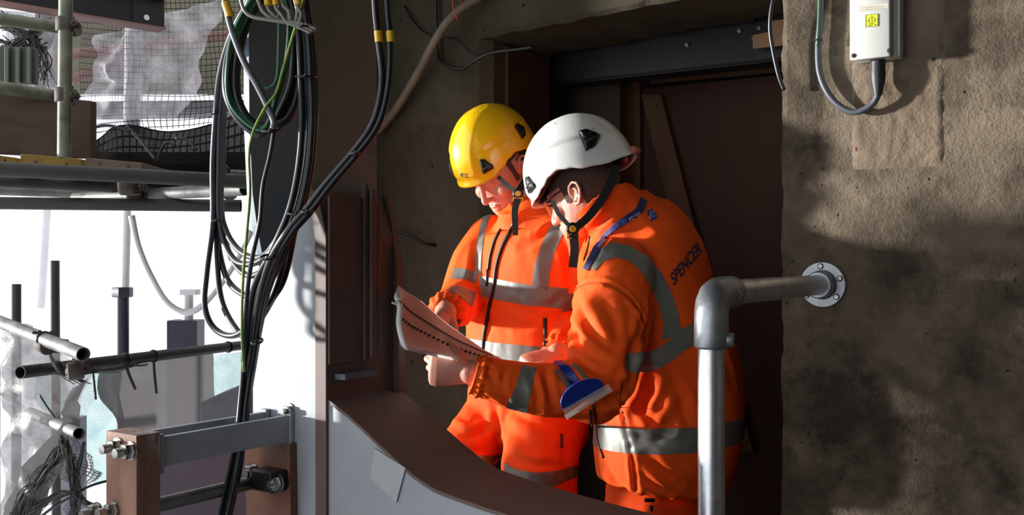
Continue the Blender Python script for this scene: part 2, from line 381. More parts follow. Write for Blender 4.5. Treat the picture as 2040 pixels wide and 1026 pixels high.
for q in ((236,890), (262,898), (195,1018), (228,1016)):
    p = on_plane(q[0], q[1], fo, CN); bm = BM(); lathe(bm, p, CN, [(0,.017), (.003,.017)]); hexnut(bm, p+CN*.003, CN, .0145, .014); cyl(bm, p, p+CN*.034, .0085, 14); obj('bolt', bm, zinc, br, angle=30)
# rusty base plate under the bar, with threaded rod and lugs
rp = thing('tie_rod', on_plane(530, 960, CO, CN)+CN*.02, 'threaded tie rod bolted to a rust-streaked plate under the twin bars', 'tie rod')
q = [on_plane(x, y, CO+CN*.02, CN) for x, y in ((487,890), (577,884), (580,1100), (492,1100))]
bm = BM(); prism(bm, q, -CN*.019, bev=.001); obj('base_plate', bm, rust_b, rp)
r1 = on_plane(505, 961, CO+CN*.05, CN); r0 = r1 + CN*.30
r0.z = r1.z
bm = BM(); n = 90; pts = [r1.lerp(r0, i/n) for i in range(n+1)]
tube(bm, pts, [.0135+(.0008 if i % 2 else 0) for i in range(n+1)], 16); obj('rod', bm, mat('dull_steel', (96,92,88), (120,116,110), scale=20, rough=.38, metal=.9), rp, smooth=True)
bm = BM(); p = on_plane(530, 957, CO+CN*.05, CN); box(bm, p-CU*.03-Z*.022-CN*.03, CU*.062, CN*.045, Z*.044, bev=.004); obj('lug', bm, black_steel, rp)
for q in ((505,940), (552,962)):
    p = on_plane(q[0], q[1], CO+CN*.045, CN); bm = BM(); lathe(bm, p, CN, [(0,.02), (.003,.02)]); hexnut(bm, p+CN*.003, CN, .016, .015); cyl(bm, p, p+CN*.022, .008, 12); obj('nut', bm, zinc, rp, angle=30)
# low dark plate behind the bracket
q0 = P(300, 900, 3.1); q1 = P(500, 880, 3.3); bm = BM(); box(bm, Vector((q0.x,q0.y,0)), Vector((q1.x-q0.x,q1.y-q0.y,0)), (0,.02,0), Z*(q0.z)); o = obj('kerb_plate', bm, mat('blue_grey_paint', (104,116,132), (96,108,124), scale=4, rough=.7, bump=.1), None); tag(o, 'flat grey steel upstand plate seen between the twin bars and the tie rod', 'steel plate')
bm = BM(); box(bm, (-1.62, 1.75, 0), (.04,0,0), (0,.92,0), Z*(H-.31)); o = obj('sun_blocker_panel', bm, mat('sun_blocker_timber', (120,96,70), (134,108,80), scale=4, rough=.85)); tag(o, 'unseen timber panel added as a sun blocker out of frame to the left of the column', 'hoarding')  # added panel out of view, shades the column foot and lower wall
bm = BM(); box(bm, (-1.62, 2.68, 0), (.10,0,0), (0,.05,0), Z*(H-.20)); o = obj('sun_blocker_post', bm, MATS['sun_blocker_timber']); tag(o, 'unseen thick timber post added as a sun blocker, left of the frame', 'post')  # added post out of view, keeps sun off the right wall
bm = BM(); box(bm, (-1.62, 2.80, 0), (.04,0,0), (0,.30,0), Z*(H-.34)); o = obj('sun_blocker_panel', bm, MATS['sun_blocker_timber']); tag(o, 'farther unseen timber panel added as a sun blocker, beyond the thick post', 'hoarding')  # added panel out of view, shades the rear man's trousers
# ================================================================== HANDRAIL
fl = on_wall(1640, 567); rail_z = fl.z
post_y = 1.83; px_ = P(1417, 590, post_y)
pipe_dir = (Vector((px_.x, px_.y, 0)) - Vector((fl.x, fl.y, 0))).normalized()
R0 = .0242
hr = thing('handrail', (px_.x, px_.y, 0), 'galvanised tube handrail with elbow fitting, fixed by a round flange to the concrete wall', 'handrail')
corner = Vector((px_.x, px_.y, rail_z))
cyl_a = Vector((fl.x, fl.y, rail_z))
bm = BM(); tube(bm, [cyl_a+pipe_dir*.012, corner-pipe_dir*.02], R0, 32); obj('rail', bm, galv, hr, angle=50)
bm = BM(); tube(bm, [corner-Z*.03, Vector((px_.x, px_.y, .012))], R0, 32); obj('post', bm, galv, hr, angle=50)
# elbow casting: bent sleeve with swept outer corner
pd = -pipe_dir
path = [corner+pd*.105, corner+pd*.07, corner+pd*.040, corner+pd*.026-Z*.003, corner+pd*.012-Z*.010, corner+pd*.003-Z*.021, corner-Z*.038, corner-Z*.07, corner-Z*.098]
path = [corner+pd*.105]+[corner+pd*.1, corner+pd*.06, corner+pd*.035-Z*.0012, corner+pd*.018-Z*.006, corner+pd*.006-Z*.018, corner-Z*.035+pd*.0012, corner-Z*.06, corner-Z*.095]+[corner-Z*.1]
bm = BM(); tube(bm, path, [.0265]+[.031]*8+[.0275], 32); 
for v in bm.verts:                                   # fill the outer corner so that it reads as a cast elbow
    d = v.co-corner; h = d.dot(pd)
    if h < .03 and d.z > -.03: pass
el = obj('elbow_fitting', bm, cast, hr, angle=60)
side = Vector((-pd.y, pd.x, 0)); side = side if side.y < 0 else -side
sd2 = Vector((1, -.35, 0)).normalized()
for c, dr in ((corner+pd*.085, (Vector((0,-1,0))*.9+pd*.2-Z*.1).normalized()), (corner-Z*.083, (sd2).normalized())):
    c2 = c+dr*.029
    bm = BM(); lathe(bm, c2, dr, [(0,.0135), (.008,.013), (.012,.011), (.0125,.007), (.008,.006)], 20); s = obj('grub_screw_boss', bm, cast, el, angle=40)
# wall flange with three bolts
bm = BM(); lathe(bm, cyl_a, WN, [(0,.0565), (.006,.0565), (.009,.054), (.0095,.036), (.012,.033), (.045,.0325), (.047,.030), (.047,.0245)], 48); fg = obj('wall_flange', bm, cast, hr, angle=35)
for a in (95, 215, 320, 20):
    aa = math.radians(a); p = cyl_a + WR*math.cos(aa)*.045 + Z*math.sin(aa)*.045 + WN*.008
    bm = BM(); lathe(bm, p, WN, [(0,.0075), (.004,.0075), (.0065,.005), (.0066,.003), (.003,.003)], 14); obj('flange_screw', bm, zinc, fg, angle=40)
# ================================================================== WHITE JUNCTION BOX
plastic = mat('off_white_plastic', (206,208,202), (196,198,192), scale=5, rough=.38, bump=.03, bscale=120, bdist=.001, c3=(182,180,170), scale3=9, th3=(.62,.75))
rubber = mat('black_rubber', (38,40,44), (44,46,50), scale=20, rough=.5)
bl = on_wall(1692, 121, .075); brr = on_wall(1773, 113, .075)
t0 = (bl-WF).dot(WR); t1 = (brr-WF).dot(WR); zb = bl.z; BH = .24
jb = thing('junction_box', Wp((t0+t1)/2, zb, -.03), 'white plastic junction box with yellow survey target, fixed high on the concrete wall', 'junction box')
bm = BM(); box(bm, Wp(t0+.003, zb+.003, -.001), WR*(t1-t0+.014), WN*.048, Z*(BH-.006), bev=.006); obj('body', bm, plastic, jb, angle=40)
bm = BM(); box(bm, Wp(t0, zb, -.050), WR*(t1-t0), WN*.025, Z*BH, bev=.005)
lid = obj('lid', bm, plastic, jb, angle=40)
bm = BM(); box(bm, Wp(t0+.003, zb+.002, -.0475), WR*(t1-t0+.008), WN*.004, Z*(BH-.004), bev=.0015); obj('gasket', bm, mat('grey_gasket', (150,150,142), rough=.6), jb)
for px_s, py_s in ((1700,111), (1779-8,101)):
    p = on_wall(px_s, py_s, .0755); bm = BM(); lathe(bm, p-WN*.002, WN, [(0,.0052), (.003,.0052), (.0036,.004)], 16); obj('screw', bm, mat('dark_screw', (40,40,38), rough=.5), lid, angle=40)
# yellow target: square with circle and crosshair
def lid_pt(px, py, e=.0757): return on_wall(px, py, e)
bm = BM(); q = [lid_pt(*c) for c in ((1725,30), (1749,28), (1749,52), (1725,54))]; prism(bm, q, WN*.0006); tg = obj('target_sticker', bm, mat('yellow_sticker', (232,236,40), rough=.4), lid)
ink = mat('black_ink', (22,24,20), rough=.6)
bm = BM(); c = (q[0]+q[1]+q[2]+q[3])/4+WN*.0008; rr = (q[0]-q[1]).length*.5
tube(bm, [c+(WR*math.cos(a)+Z*math.sin(a))*rr*.55 for a in [2*math.pi*k/40 for k in range(40)]], .0005, 6, closed=True)
for d in (WR, Z): tube(bm, [c-d*rr*.95, c+d*rr*.95], .0004, 6)
for s in range(4): tube(bm, [q[s]+WN*.0008, q[(s+1) % 4]+WN*.0008], .0005, 6)
for dx in (-.55, .4): tube(bm, [c+WR*rr*dx-Z*rr*.8, c+WR*rr*(dx+.3)-Z*rr*.8], .0012, 6)
obj('target_marks', bm, ink, tg)
# printed label
bm = BM(); q = [lid_pt(*c) for c in ((1712,12), (1769,6), (1769,17), (1712,24))]; prism(bm, q, WN*.0004); lb = obj('printed_label', bm, mat('cream_label', (196,192,176), rough=.5), lid)
brown_ink = mat('faded_brown_ink', (150,132,110), rough=.6)
bm = BM(); rr_ = random.Random(3)
for y0, n in ((15.5, 13), (19.5, 15)):
    x = 1724
    for k in range(n):
        wd = rr_.choice((1.6, 2.0, 2.6)); a, b = lid_pt(x, y0-(x-1724)*.09, .0762), lid_pt(x+wd, y0-(x+wd-1724)*.09, .0762); tube(bm, [a, b], .0005, 5); x += wd+rr_.choice((.5, .5, 1.4))
obj('faded_print', bm, brown_ink, lb)
# gland with thick cable looping back up
g0 = on_wall(1749, 117, .035)
bm = BM(); lathe(bm, g0+Z*.006, -Z, [(0,.0165), (.03,.0165), (.04,.0175), (.06,.016), (.085,.0105), (.092,.0095)], 24); obj('cable_gland', bm, rubber, jb, angle=40)
pts = [(1752,160,.035), (1750,185,.034), (1738,207,.030), (1712,222,.026), (1690,221,.024), (1665,205,.022), (1645,178,.020), (1632,140,.018), (1630,90,.018), (1634,40,.018), (1637,-80,.018)]
cb = BM(); cp = crom([on_wall(a, b, c) for a, b, c in pts], 10); cp = [g0-Z*.07]+cp
tube(cb, cp, .0078, 16); o = obj('armoured_cable', cb, mat('grey_cable', (72,76,84), (64,68,76), scale=30, rough=.45), None, smooth=True)
tag(o, 'thick grey cable looping from under the white box back up the concrete wall', 'cable')
bm = BM(); tube(bm, crom([on_wall(1634,-60,.034), on_wall(1631,30,.034), on_wall(1628,92,.030)], 8), .0024, 8)
o = obj('earth_wire', bm, mat('green_wire', (40,110,70), rough=.45), None, smooth=True); tag(o, 'thin green earth wire taped along the grey cable left of the white box', 'wire')
bm = BM(); tube(bm, [on_wall(1629,80,.031)+(WR*math.cos(a)+WN*math.sin(a))*.011 for a in [2*math.pi*k/16 for k in range(16)]], .0013, 6, closed=True); obj('tape_tie', bm, rubber, o)
# red plug and ochre chip in the wall
bm = BM(); lathe(bm, on_wall(1706, 297, .001), WN, [(0,.0052), (.002,.0052), (.003,.0035), (.0032,.002)], 14)
o = obj('wall_plug', bm, mat('red_plastic', (120,40,40), rough=.5), None, angle=40); tag(o, 'small red plug in the concrete wall below the looped cable', 'wall plug')
# ================================================================== BEHIND THE OPENING
ply = mat('brown_plywood', (66,42,30), (78,51,37), scale=3, rough=.8, bump=.15, bscale=30, stretch=(1,1,.25), c3=(62,40,30), scale3=3)
timber = mat('rough_timber', (90,67,46), (102,77,54), scale=5, rough=.85, bump=.3, bscale=30, stretch=(4,4,.5), c3=(90,66,46), scale3=6)
mdf = mat('brown_board', (60,46,33), (68,52,37), scale=4, rough=.85, bump=.1)
def IW(px, py, w): return on_plane(px, py, WF-WN*w, WN)
# board cladding the left jamb of the opening
j0 = Wp(tj+.003, 0, .06)
bm = BM(); box(bm, Wp(tj+.001, 0, W0+.10), WR*.012, -WN*.27, Z*(H+.72)); o = obj('jamb_board', bm, mdf); tag(o, 'brown board lining the left side of the dark opening', 'board')
# steel goal-post frame behind the opening
fr = thing('goal_post', IW(1083, 600, .74)*1.0, 'black steel goal post frame standing behind the concrete opening', 'steel frame'); 
a, b = IW(1060, 120, .74), IW(1105, 120, .74); ta, tb = (a-WF).dot(WR), (b-WF).dot(WR)
bm = BM(); box(bm, Wp(ta, 0, .74), WR*(tb-ta), -WN*.10, Z*(H+.80), bev=.003); obj('frame_post', bm, black_steel, fr)
zb2 = H+.635
bm = BM(); box(bm, Wp(ta, zb2, .725), WR*1.35, -WN*.015, Z*.19, bev=.002)
box(bm, Wp(ta, zb2, .725), WR*1.35, -WN*.10, Z*.012); obj('frame_lintel', bm, black_steel, fr)
for q in ((1474,62), (1513,56), (1370,90)):
    p = on_plane(q[0], q[1], Wp(0, 0, .724), WN); bm = BM(); hexnut(bm, p, WN, .008, .007); cyl(bm, p, p+WN*.014, .005, 10); obj('bolt', bm, zinc, fr, angle=30)
p = on_plane(1458, 52, Wp(0,0,.723), WN); bm = BM(); box(bm, p, WR*.085, WN*.03, Z*.02, bev=.002); obj('cleat', bm, black_steel, fr)
# notched plywood offcut
pts = [IW(x, y, .68) for x, y in ((1500,70),(1532,64),(1533,42),(1562,38),(1562,90),(1500,97),(1500,82),(1497,78))]
bm = BM(); prism(bm, pts, -WN*.012, bev=.0005); o = obj('plywood_offcut', bm, mat('pale_ply', (150,116,88), (164,130,98), scale=6, rough=.8)); tag(o, 'small notched plywood offcut packed beside the right end of the black lintel', 'plywood')
# door leaf of plywood with timber bracing
pw = 1.05
dl = thing('plywood_hoarding', IW(1400, 900, pw)*1.0, 'brown plywood hoarding with nailed timber braces behind the white-helmeted man', 'hoarding')
a, b = IW(1225, 160, pw), IW(1600, 160, pw); ta, tb = (a-WF).dot(WR), (b-WF).dot(WR)
bm = BM(); box(bm, Wp(ta, 0, pw), WR*(tb-ta+.5), -WN*.018, Z*(H+.65)); obj('panel', bm, ply, dl)
def batten(name, pts, th=.03, m=timber):
    bm = BM(); prism(bm, [IW(x, y, pw-.001) for x, y in pts], WN*th, bev=.002); return obj(name, bm, m, dl)
batten('batten', [(1262,165),(1281,165),(1281,1100),(1262,1100)])
batten('brace', [(1283,190),(1322,190),(1506,900),(1460,900)], .028)
batten('batten', [(1240,178),(1262,172),(1262,1100),(1240,1100)], .02)
batten('rail', [(1300,150),(1590,122),(1590,142),(1300,168)], .02)
for q in ((1268,230),(1270,330),(1325,240),(1345,330),(1372,420),(1290,185),(1310,210)):
    p = IW(q[0], q[1], pw-.029); bm = BM(); lathe(bm, p, WN, [(0,.004),(.002,.004)], 8); obj('nail', bm, black_steel, dl)
a, b = IW(1105, 190, .92), IW(1235, 190, .92); ta, tb = (a-WF).dot(WR), (b-WF).dot(WR)
bm = BM(); box(bm, Wp(ta, 0, .92), WR*(tb-ta), -WN*.015, Z*(H+.66)); o = obj('olive_hoarding', bm, mat('dark_panel', (62,60,48), (70,66,54), scale=5, rough=.8)); tag(o, 'dark olive panel filling the frame behind the two helmets', 'hoarding')
# ================================================================== CONDUIT AND CABLES ON THE PIER AND LINTEL
cond = mat('dusty_conduit', (108,100,84), (92,86,74), scale=20, rough=.6, bump=.1)
cab_b = mat('black_cable', (20,21,25), (28,30,36), scale=30, rough=.38)
pts = [(752,262,.04),(790,215,.04),(830,150,.05),(862,90,.07),(888,48,.08),(918,18,.07),(958,-8,.05),(1030,-50,.04)]
bm = BM(); tube(bm, crom([on_pier(x,y,o) for x,y,o in pts], 8), .0148, 18); o = obj('flexible_conduit', bm, cond, None, smooth=True); tag(o, 'fat dusty grey conduit climbing diagonally across the pier', 'conduit')
for nm, x in (('orange_cord', 904),):
    bm = BM(); tube(bm, crom([on_pier(a,b,c) for a,b,c in ((900,-30,.10),(902,5,.105),(906,25,.105),(911,38,.10),(916,28,.06),(917,-30,.03))], 6), .0022, 8)
    o = obj(nm, bm, mat('orange_cord', (190,80,30), rough=.6), None, smooth=True); tag(o, 'loop of orange cord hung over the fat conduit', 'cord')
for k, (r, pts, lab) in enumerate(((.0055, [(868,-20,.02),(870,60,.02),(873,110,.02),(890,130,.025),(920,137,.03),(955,115,.04),(985,104,.03),(1025,99,.02),(1062,94,.01)], 'black cable sagging below the conduit toward the black frame post'),
        (.0035, [(806,12,.015),(822,40,.02),(846,64,.03),(870,72,.03),(905,78,.03),(930,98,.03),(955,116,.035)], 'thin black wire draped over the conduit'),
        (.005, [(862,-20,.02),(866,60,.02),(869,140,.02),(868,230,.01)], 'black cable running straight down the pier behind the conduit'))[:2]):
    bm = BM(); tube(bm, crom([on_pier(a,b,c) for a,b,c in pts], 8), r, 10); o = obj('black_wire', bm, cab_b, None, smooth=True); tag(o, lab, 'cable')
p = [(1548,-30,.05),(1538,10,.05),(1534,55,.045),(1540,100,.04),(1551,150,.035),(1562,180,.03)]
bm = BM(); tube(bm, crom([on_wall(a,b,c) for a,b,c in p], 8), .0052, 12); o = obj('black_wire', bm, cab_b, None, smooth=True); tag(o, 'black cable hanging over the top left edge of the right wall', 'cable')
# rebar hooks in the pier
bm = BM(); tube(bm, crom([on_pier(a,b,c) for a,b,c in ((868,488,.0),(845,484,.04),(815,468,.07),(797,462,.08),(787,466,.08))], 5), .0055, 8); tube(bm, [on_pier(787,448,.05), on_pier(783,474,.055)], .004, 8)
o = obj('bent_rebar', bm, black_steel, None, smooth=True); tag(o, 'bent steel bar sticking out of the concrete pier', 'rebar')
# ================================================================== CABLES HANGING ON THE STEEL COLUMN
green = mat('green_cable', (32,86,58), (40,100,66), scale=20, rough=.4)
yg = mat('yellow_green_wire', (140,150,46), (70,120,60), scale=60, rough=.4)
grey_c = mat('grey_wire', (134,132,124), (118,116,110), scale=30, rough=.4)
ytape = mat('yellow_marker', (206,160,30), rough=.5)
def cable(name, pts, r, m, label, group=None, dy=1.78, seg=10, jit=0, cat='cable', n=8, low=0):
    q = []
    for i, t in enumerate(pts):
        x, y = t[0], t[1]; d = t[2] if len(t) > 2 else dy
        if jit: x += noise.noise(Vector((i*1.3, jit*7.7, 0)))*9; y += noise.noise(Vector((i*1.1, jit*3.1, 5)))*6
        if len(t) < 3 and low: d += (low-d)*min(1, max(0, (y-480)/260))
        q.append(P(x, y, d))
    bm = BM(); tube(bm, crom(q, n), r, seg); o = obj(name, bm, m, None, smooth=True); tag(o, label, cat, group); return o
def marker(parent, a, b, r=.0085, m=None):
    bm = BM(); tube(bm, [a, b], r, 12); return obj('yellow_marker_sleeve', bm, m or ytape, parent, smooth=False, angle=40)
def ring(pxs, pys, rx, ry, d, r=.0022, tilt=0, label='', group='cable ties round the hanging bundles', m=None, depth=.02):
    c = P(pxs, pys, d); bm = BM(); pts = []
    for k in range(20):
        a = 2*math.pi*k/20; v = Vector((math.cos(a)*rx*d/FOC, math.sin(a)*depth, math.sin(a)*ry*d/FOC))
        v = Matrix.Rotation(tilt, 3, 'Y') @ v; pts.append(c+v)
    tube(bm, pts, r, 6, closed=True); tube(bm, [pts[15], pts[15]+Vector((.006, -.012, .004))], .0018, 5)
    o = obj('cable_tie', bm, m or cab_b); tag(o, label, 'cable tie', group); return o
# coil of the inner ring
for k in range(6):
    s = (k-2.5)
    pts = [(545+s*4,-40),(488+s*5,40),(462+s*5,120),(463+s*5,190),(488+s*4,240),(528+s*3,258-s*3),(566+s*4,232),(592+s*4,160),(600+s*4,70),(590+s*4,-40)]
    cable('coiled_cable', pts, .0058, cab_b, 'black cable of the inner coil hung on the column', 'black cables of the inner coil', dy=1.80+.006*((k*5) % 4), jit=k+1)
for k in range(3):
    s = (k-1)
    pts = [(528+s*4,-40),(474+s*5,60),(452+s*3,140),(462+s*4,205),(498+s*4,248),(530+s*4,252-s*4),(556+s*3,190),(574+s*3,110),(577+s*3,30),(560,-40)]
    cable('green_cable', pts, .0030, green, 'green earth cable wound with the inner coil', 'green earth cables of the coil', dy=1.775+.004*k, jit=k+20)
cable('green_cable', [(556,-30),(556,50),(555,110),(552,155),(542,172),(529,176)], .003, green, 'short green cable end curling to the left inside the coil', dy=1.765)
# left bundle that drops, loops and climbs the right side
lows = [[(424,440),(412,540),(408,610),(428,655),(468,668),(515,630),(560,540)],
        [(430,430),(432,520),(442,600),(470,655),(495,668),(540,600),(575,520)],
        [(432,430),(437,500),(455,560),(492,590),(530,590),(565,520),(590,440)],
        [(436,420),(446,480),(470,520),(505,525),(540,500),(580,430),(600,380)],
        [(438,410),(455,470),(485,505),(520,512),(550,480),(585,410),(604,360)],
        [(440,400),(452,490),(480,540),(515,545),(555,490),(590,400),(608,340)]]
for k, lo in enumerate(lows):
    e = .012*(k % 3); n_ = len(lo)
    pts = [(528-k*4,-40,1.84+e),(470+k*2,50,1.90+e),(440+k*3,140,2.0+e),(430+k*3,230,2.08+e),(424+k*4,330,2.10+e)]+[(x, y, 2.10+e-(.20 if x > 540 else max(0, x-445)/95*.17)) for x, y in lo]+[(612+k*3,250,1.86+e),(606+k*4,130,1.85+e),(592+k*4,40,1.84+e),(575+k*4,-40,1.84+e)]
    cable('looped_cable', pts, .0064, cab_b, 'black cable of the big loops hanging left of the column', 'black cables of the big loops', dy=1.83+.007*(k % 3))
# right bundle down to the bottom
for k in range(6):
    s = k-2.5
    pts = [(585+s*6,-40),(606+s*5,60),(612+s*5,160),(614+s*5,250),(606+s*5,340),(588+s*5,420),(556+s*6,500),(522+s*6,570),(506+s*5,650),(497+s*4,720),(488+s*3,790),(480+s*3,860),(464+s*4,950),(440+s*4,1060)]
    cable('drop_cable', pts, .0058, cab_b, 'black cable of the thick drop bundle in front of the column', 'black cables of the drop bundle', dy=1.77+.008*((k*3) % 4), low=2.022+.010*((k*3) % 4))
for k in range(2):
    s = k*24
    pts = [(744+s,-60),(748+s,20),(754+s*.95,80),(761+s*.6,150),(754+s*.5,210),(737+s*.5,256),(702+s*.5,304),(649+s*.5,366),(606+s*.5,422),(566+s*.4,470),(536+s*.4,525),(516+s*.3,600),(502+s*.3,690),(490+s*.3,770),(480+s*.3,860),(462+s*.3,960),(436+s*.3,1060)]
    o = cable('power_cable', pts, .0062, cab_b, ('left' if k == 0 else 'right')+' one of the two black cables with yellow sleeves crossing the column', dy=1.74, low=2.03)
    marker(o, P(753+s, 62, 1.739), P(755+s*.98, 84, 1.739), .0072)
o = cable('diagonal_cable', [(443,-40),(450,10),(462,60),(485,120),(512,170),(533,212),(545,240),(544,256)], .0058, mat('grey_sheathed_cable', (92,92,98), (84,84,92), scale=20, rough=.35), 'thick single grey cable cut diagonally across the coil', dy=1.735)
marker(o, P(449, 4, 1.732), P(458, 33, 1.732), .0074)
# grey multicore bunch
gends = [(474,-30,490,25),(508,-30,522,20),(532,8,545,30),(548,8,560,28),(562,5,575,22),(580,-30,592,20),(592,8,600,28)]
for k, (x0, y0, x1, y1) in enumerate(gends):
    pts = [(x0,-50),(x0,y0),(x1,y1),((x1+600)/2-6,40+k*2),(598+k,46+k*2),(630-k*2,58+k*1.2)]
    o = cable('grey_wire', pts, .0032, grey_c, 'thin grey wire of the bunch tied at the top of the column', 'thin grey wires at the top of the column', dy=1.72+.003*(k % 3), seg=8)
    if k in (2, 3, 6): marker(o, P(x0, -8, 1.72), P(x0+2, 10, 1.72), .0062)
o = cable('earth_wire', [(610,-30),(603,10),(590,50),(575,100),(562,145),(550,185),(528,215),(505,262),(496,310),(498,380),(492,460),(484,560),(482,660),(486,740)], .0026, yg, 'yellow and green striped earth wire crossing the coil and hanging down', dy=1.73, low=1.96)
cable('thin_cable', [(546,262),(538,310),(524,370),(518,440),(505,500),(494,570),(488,650),(484,720)], .0042, cab_b, 'thin black cable hanging straight below the coil', dy=1.79, low=2.0)
for a, lb in (((434,438,12,3,2.11),'cable tie low on the left cable bundle, above its loops'),((610,152,20,4,1.77),'cable tie high on the thick right cable bundle'),((592,424,18,4,1.77),'cable tie on the thick right bundle above the joining point'),
        ((708,304,10,4,1.74),'cable tie on the pair of crossing cables, upper right'),((613,419,11,5,1.735),'cable tie on the pair of crossing cables, lower left'),((512,680,10,4,1.93),'lowest cable tie, on the drop bundle near the long tube'),
        ((534,512,14,5,1.77),'cable tie where the bundles meet near the tongue tip'),((540,258,18,7,1.78),'cable tie at the bottom of the hanging coil'),((432,227,12,3,2.09),'cable tie high on the left cable bundle')):
    ring(a[0], a[1], a[2], a[3], a[4], label=lb)
ring(604, 52, 9, 5, 1.72, label='cable tie round the bunch of grey wires', group=None)
# ================================================================== SCAFFOLD OUTSIDE (left)
tube_m = mat('weathered_scaffold_tube', (120,122,122), (88,86,82), scale=9, rough=.5, rough2=.7, metal=.45, bump=.2, bscale=60, bdist=.003, c3=(70,62,56), scale3=12)
dark_tube = mat('dark_scaffold_tube', (36,36,37), (46,45,43), scale=8, rough=.6, metal=.3, bump=.2, bscale=50, c3=(110,104,60), scale3=5, th3=(.62,.75))
green_t = mat('green_grey_tube', (104,108,88), (76,78,68), scale=14, rough=.6, metal=.3, c3=(50,48,44), scale3=10, bump=.2, bdist=.002)
SR = .02415
def stube(name, a, b, label, m=None, group=None, r=SR, inner=.86):
    bm = BM(); tube(bm, [a, b], r, 24, inner=inner); o = obj(name, bm, m or tube_m, None, angle=50); tag(o, label, 'scaffold tube', group); return o
coup_m = mat('dark_rusty_clamp', (38,32,28), (58,48,40), scale=30, rough=.7, bump=.3, bscale=90)
def coupler(c, d1, d2, label, group=None):
    """right-angle coupler: two short sleeves, each with a T-bolt and nut"""
    c, d1, d2 = Vector(c), Vector(d1).normalized(), Vector(d2).normalized(); off = d1.cross(d2).normalized()
    if off.y > 0: off = -off
    t = thing('tube_coupler', c, label, 'coupler', group)
    for s, d, e in ((0, d1, d2), (1, d2, d1)):
        bm = BM(); lathe(bm, c+off*(-.024 if s else .024)-d*.026, d, [(0,.029),(.004,.032),(.048,.032),(.052,.029)], 20); obj('sleeve', bm, coup_m, t, angle=40)
        p = c+off*(-.024 if s else .024)+e*.040-off*.02; bm = BM(); cyl(bm, p, p+off*.075, .0055, 10); hexnut(bm, p+off*.045, off, .012, .012); hexnut(bm, p, off, .013, .01); obj('clamp_bolt', bm, coup_m, t, angle=30)
    return t
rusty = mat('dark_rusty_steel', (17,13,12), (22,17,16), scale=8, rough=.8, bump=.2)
pinkish = mat('red_oxide_steel', (120,86,80), (104,76,70), scale=8, rough=.7)
# rusty I beam top left
a, b = P(-90, -6, 4.35), P(324, 62, 5.0); a.z = b.z
dr = (b-a).normalized(); dn = Vector((-dr.y, dr.x, 0)); hgt = .160
ib = thing('rusty_beam', b, 'dark rusty steel beam with a bolt hole, top left above the scaffold', 'steel beam')
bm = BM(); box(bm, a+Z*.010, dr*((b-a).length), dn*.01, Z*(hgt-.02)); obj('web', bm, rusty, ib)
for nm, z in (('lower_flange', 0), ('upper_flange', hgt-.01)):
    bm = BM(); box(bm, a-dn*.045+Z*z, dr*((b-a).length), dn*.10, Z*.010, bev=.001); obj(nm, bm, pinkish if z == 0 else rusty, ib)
bm = BM(); box(bm, b-dr*.155-dn*.010+Z*.002, dr*.16, dn*.012, Z*(hgt-.004), bev=.001); obj('splice_plate', bm, rusty, ib)
p = on_plane(292, 35, b-dn*.012, dn); bm = BM(); lathe(bm, p, -dn, [(0,.014),(.002,.014)], 18); obj('bolt_hole', bm, mat('bright_hole_rim', (200,196,190), rough=.5), ib)
haze = mat('haze_pale_steel', (224,223,226), (212,211,214), scale=9, rough=.8)  # bright outdoor haze put into this pale colour
# tubes
Yv = 3.6
stube('scaffold_tube', P(132,-90,Yv), P(128,314,Yv), 'pale vertical scaffold tube standing before the brown toe board', green_t)
stube('scaffold_tube', P(-40,32,3.68), P(158,60,3.95), 'weathered horizontal tube clamped near the top of the pale vertical tube', green_t)
stube('scaffold_tube', P(-40,168,3.66), P(152,198,3.95), 'weathered horizontal tube lying along the top of the brown toe board', green_t)
coupler(P(134,52,3.63), (0,0,1), (1,.1,0), 'dark coupler joining upper horizontal tube to the pale vertical tube')
coupler(P(132,192,3.63), (0,0,1), (1,.1,0), 'dark coupler at the top edge of the brown toe board')
tb = mat('brown_toe_board', (78,61,52), (68,54,47), scale=4, rough=.85, bump=.2, bscale=20, stretch=(.5,.5,3), c3=(60,48,42), scale3=5)
a, b = P(-60,300,3.72), P(180,316,3.95); a.z = b.z
bm = BM(); box(bm, a, (b-a), Vector((.01,.038,0)), Z*(P(180,208,3.95).z-b.z+.015), bev=.003); o = obj('toe_board', bm, tb); tag(o, 'brown timber toe board behind the pale vertical tube', 'board')
plank_y = mat('yellow_plank_end', (150,124,52), (128,106,52), scale=7, rough=.8, bump=.2, c3=(84,70,46), scale3=9)
plank_p = mat('grey_pink_plank', (124,110,98), (104,94,84), scale=7, rough=.85, bump=.2, c3=(84,74,66), scale3=9)
for (x0, x1, y0, y1, m, lb) in ((-50,30,303,322,plank_y,'yellow banded scaffold board at the far left edge'),(40,162,306,330,plank_y,'yellow banded scaffold board under the brown toe board'),(170,283,314,334,plank_p,'grey scaffold board end right of the yellow ones')):
    a = P(x0, y1, 3.6); c = P(x0, y0, 3.6); b = P(x1, y1+5, 3.75); b.z = a.z-.004
    t = thing('scaffold_board', a, lb, 'scaffold board', 'scaffold boards under the toe board')
    bm = BM(); box(bm, a, b-a, Vector((-.03,1.1,0)), Z*(c.z-a.z), bev=.003); obj('plank', bm, m, t)
    for f in (.25, .75):
        p = a+(b-a)*f+Z*.018-Vector((0,.003,0)); bm = BM(); lathe(bm, p, (0,-1,0), [(0,.005),(.002,.004)], 10); obj('band_nail', bm, black_steel, t)
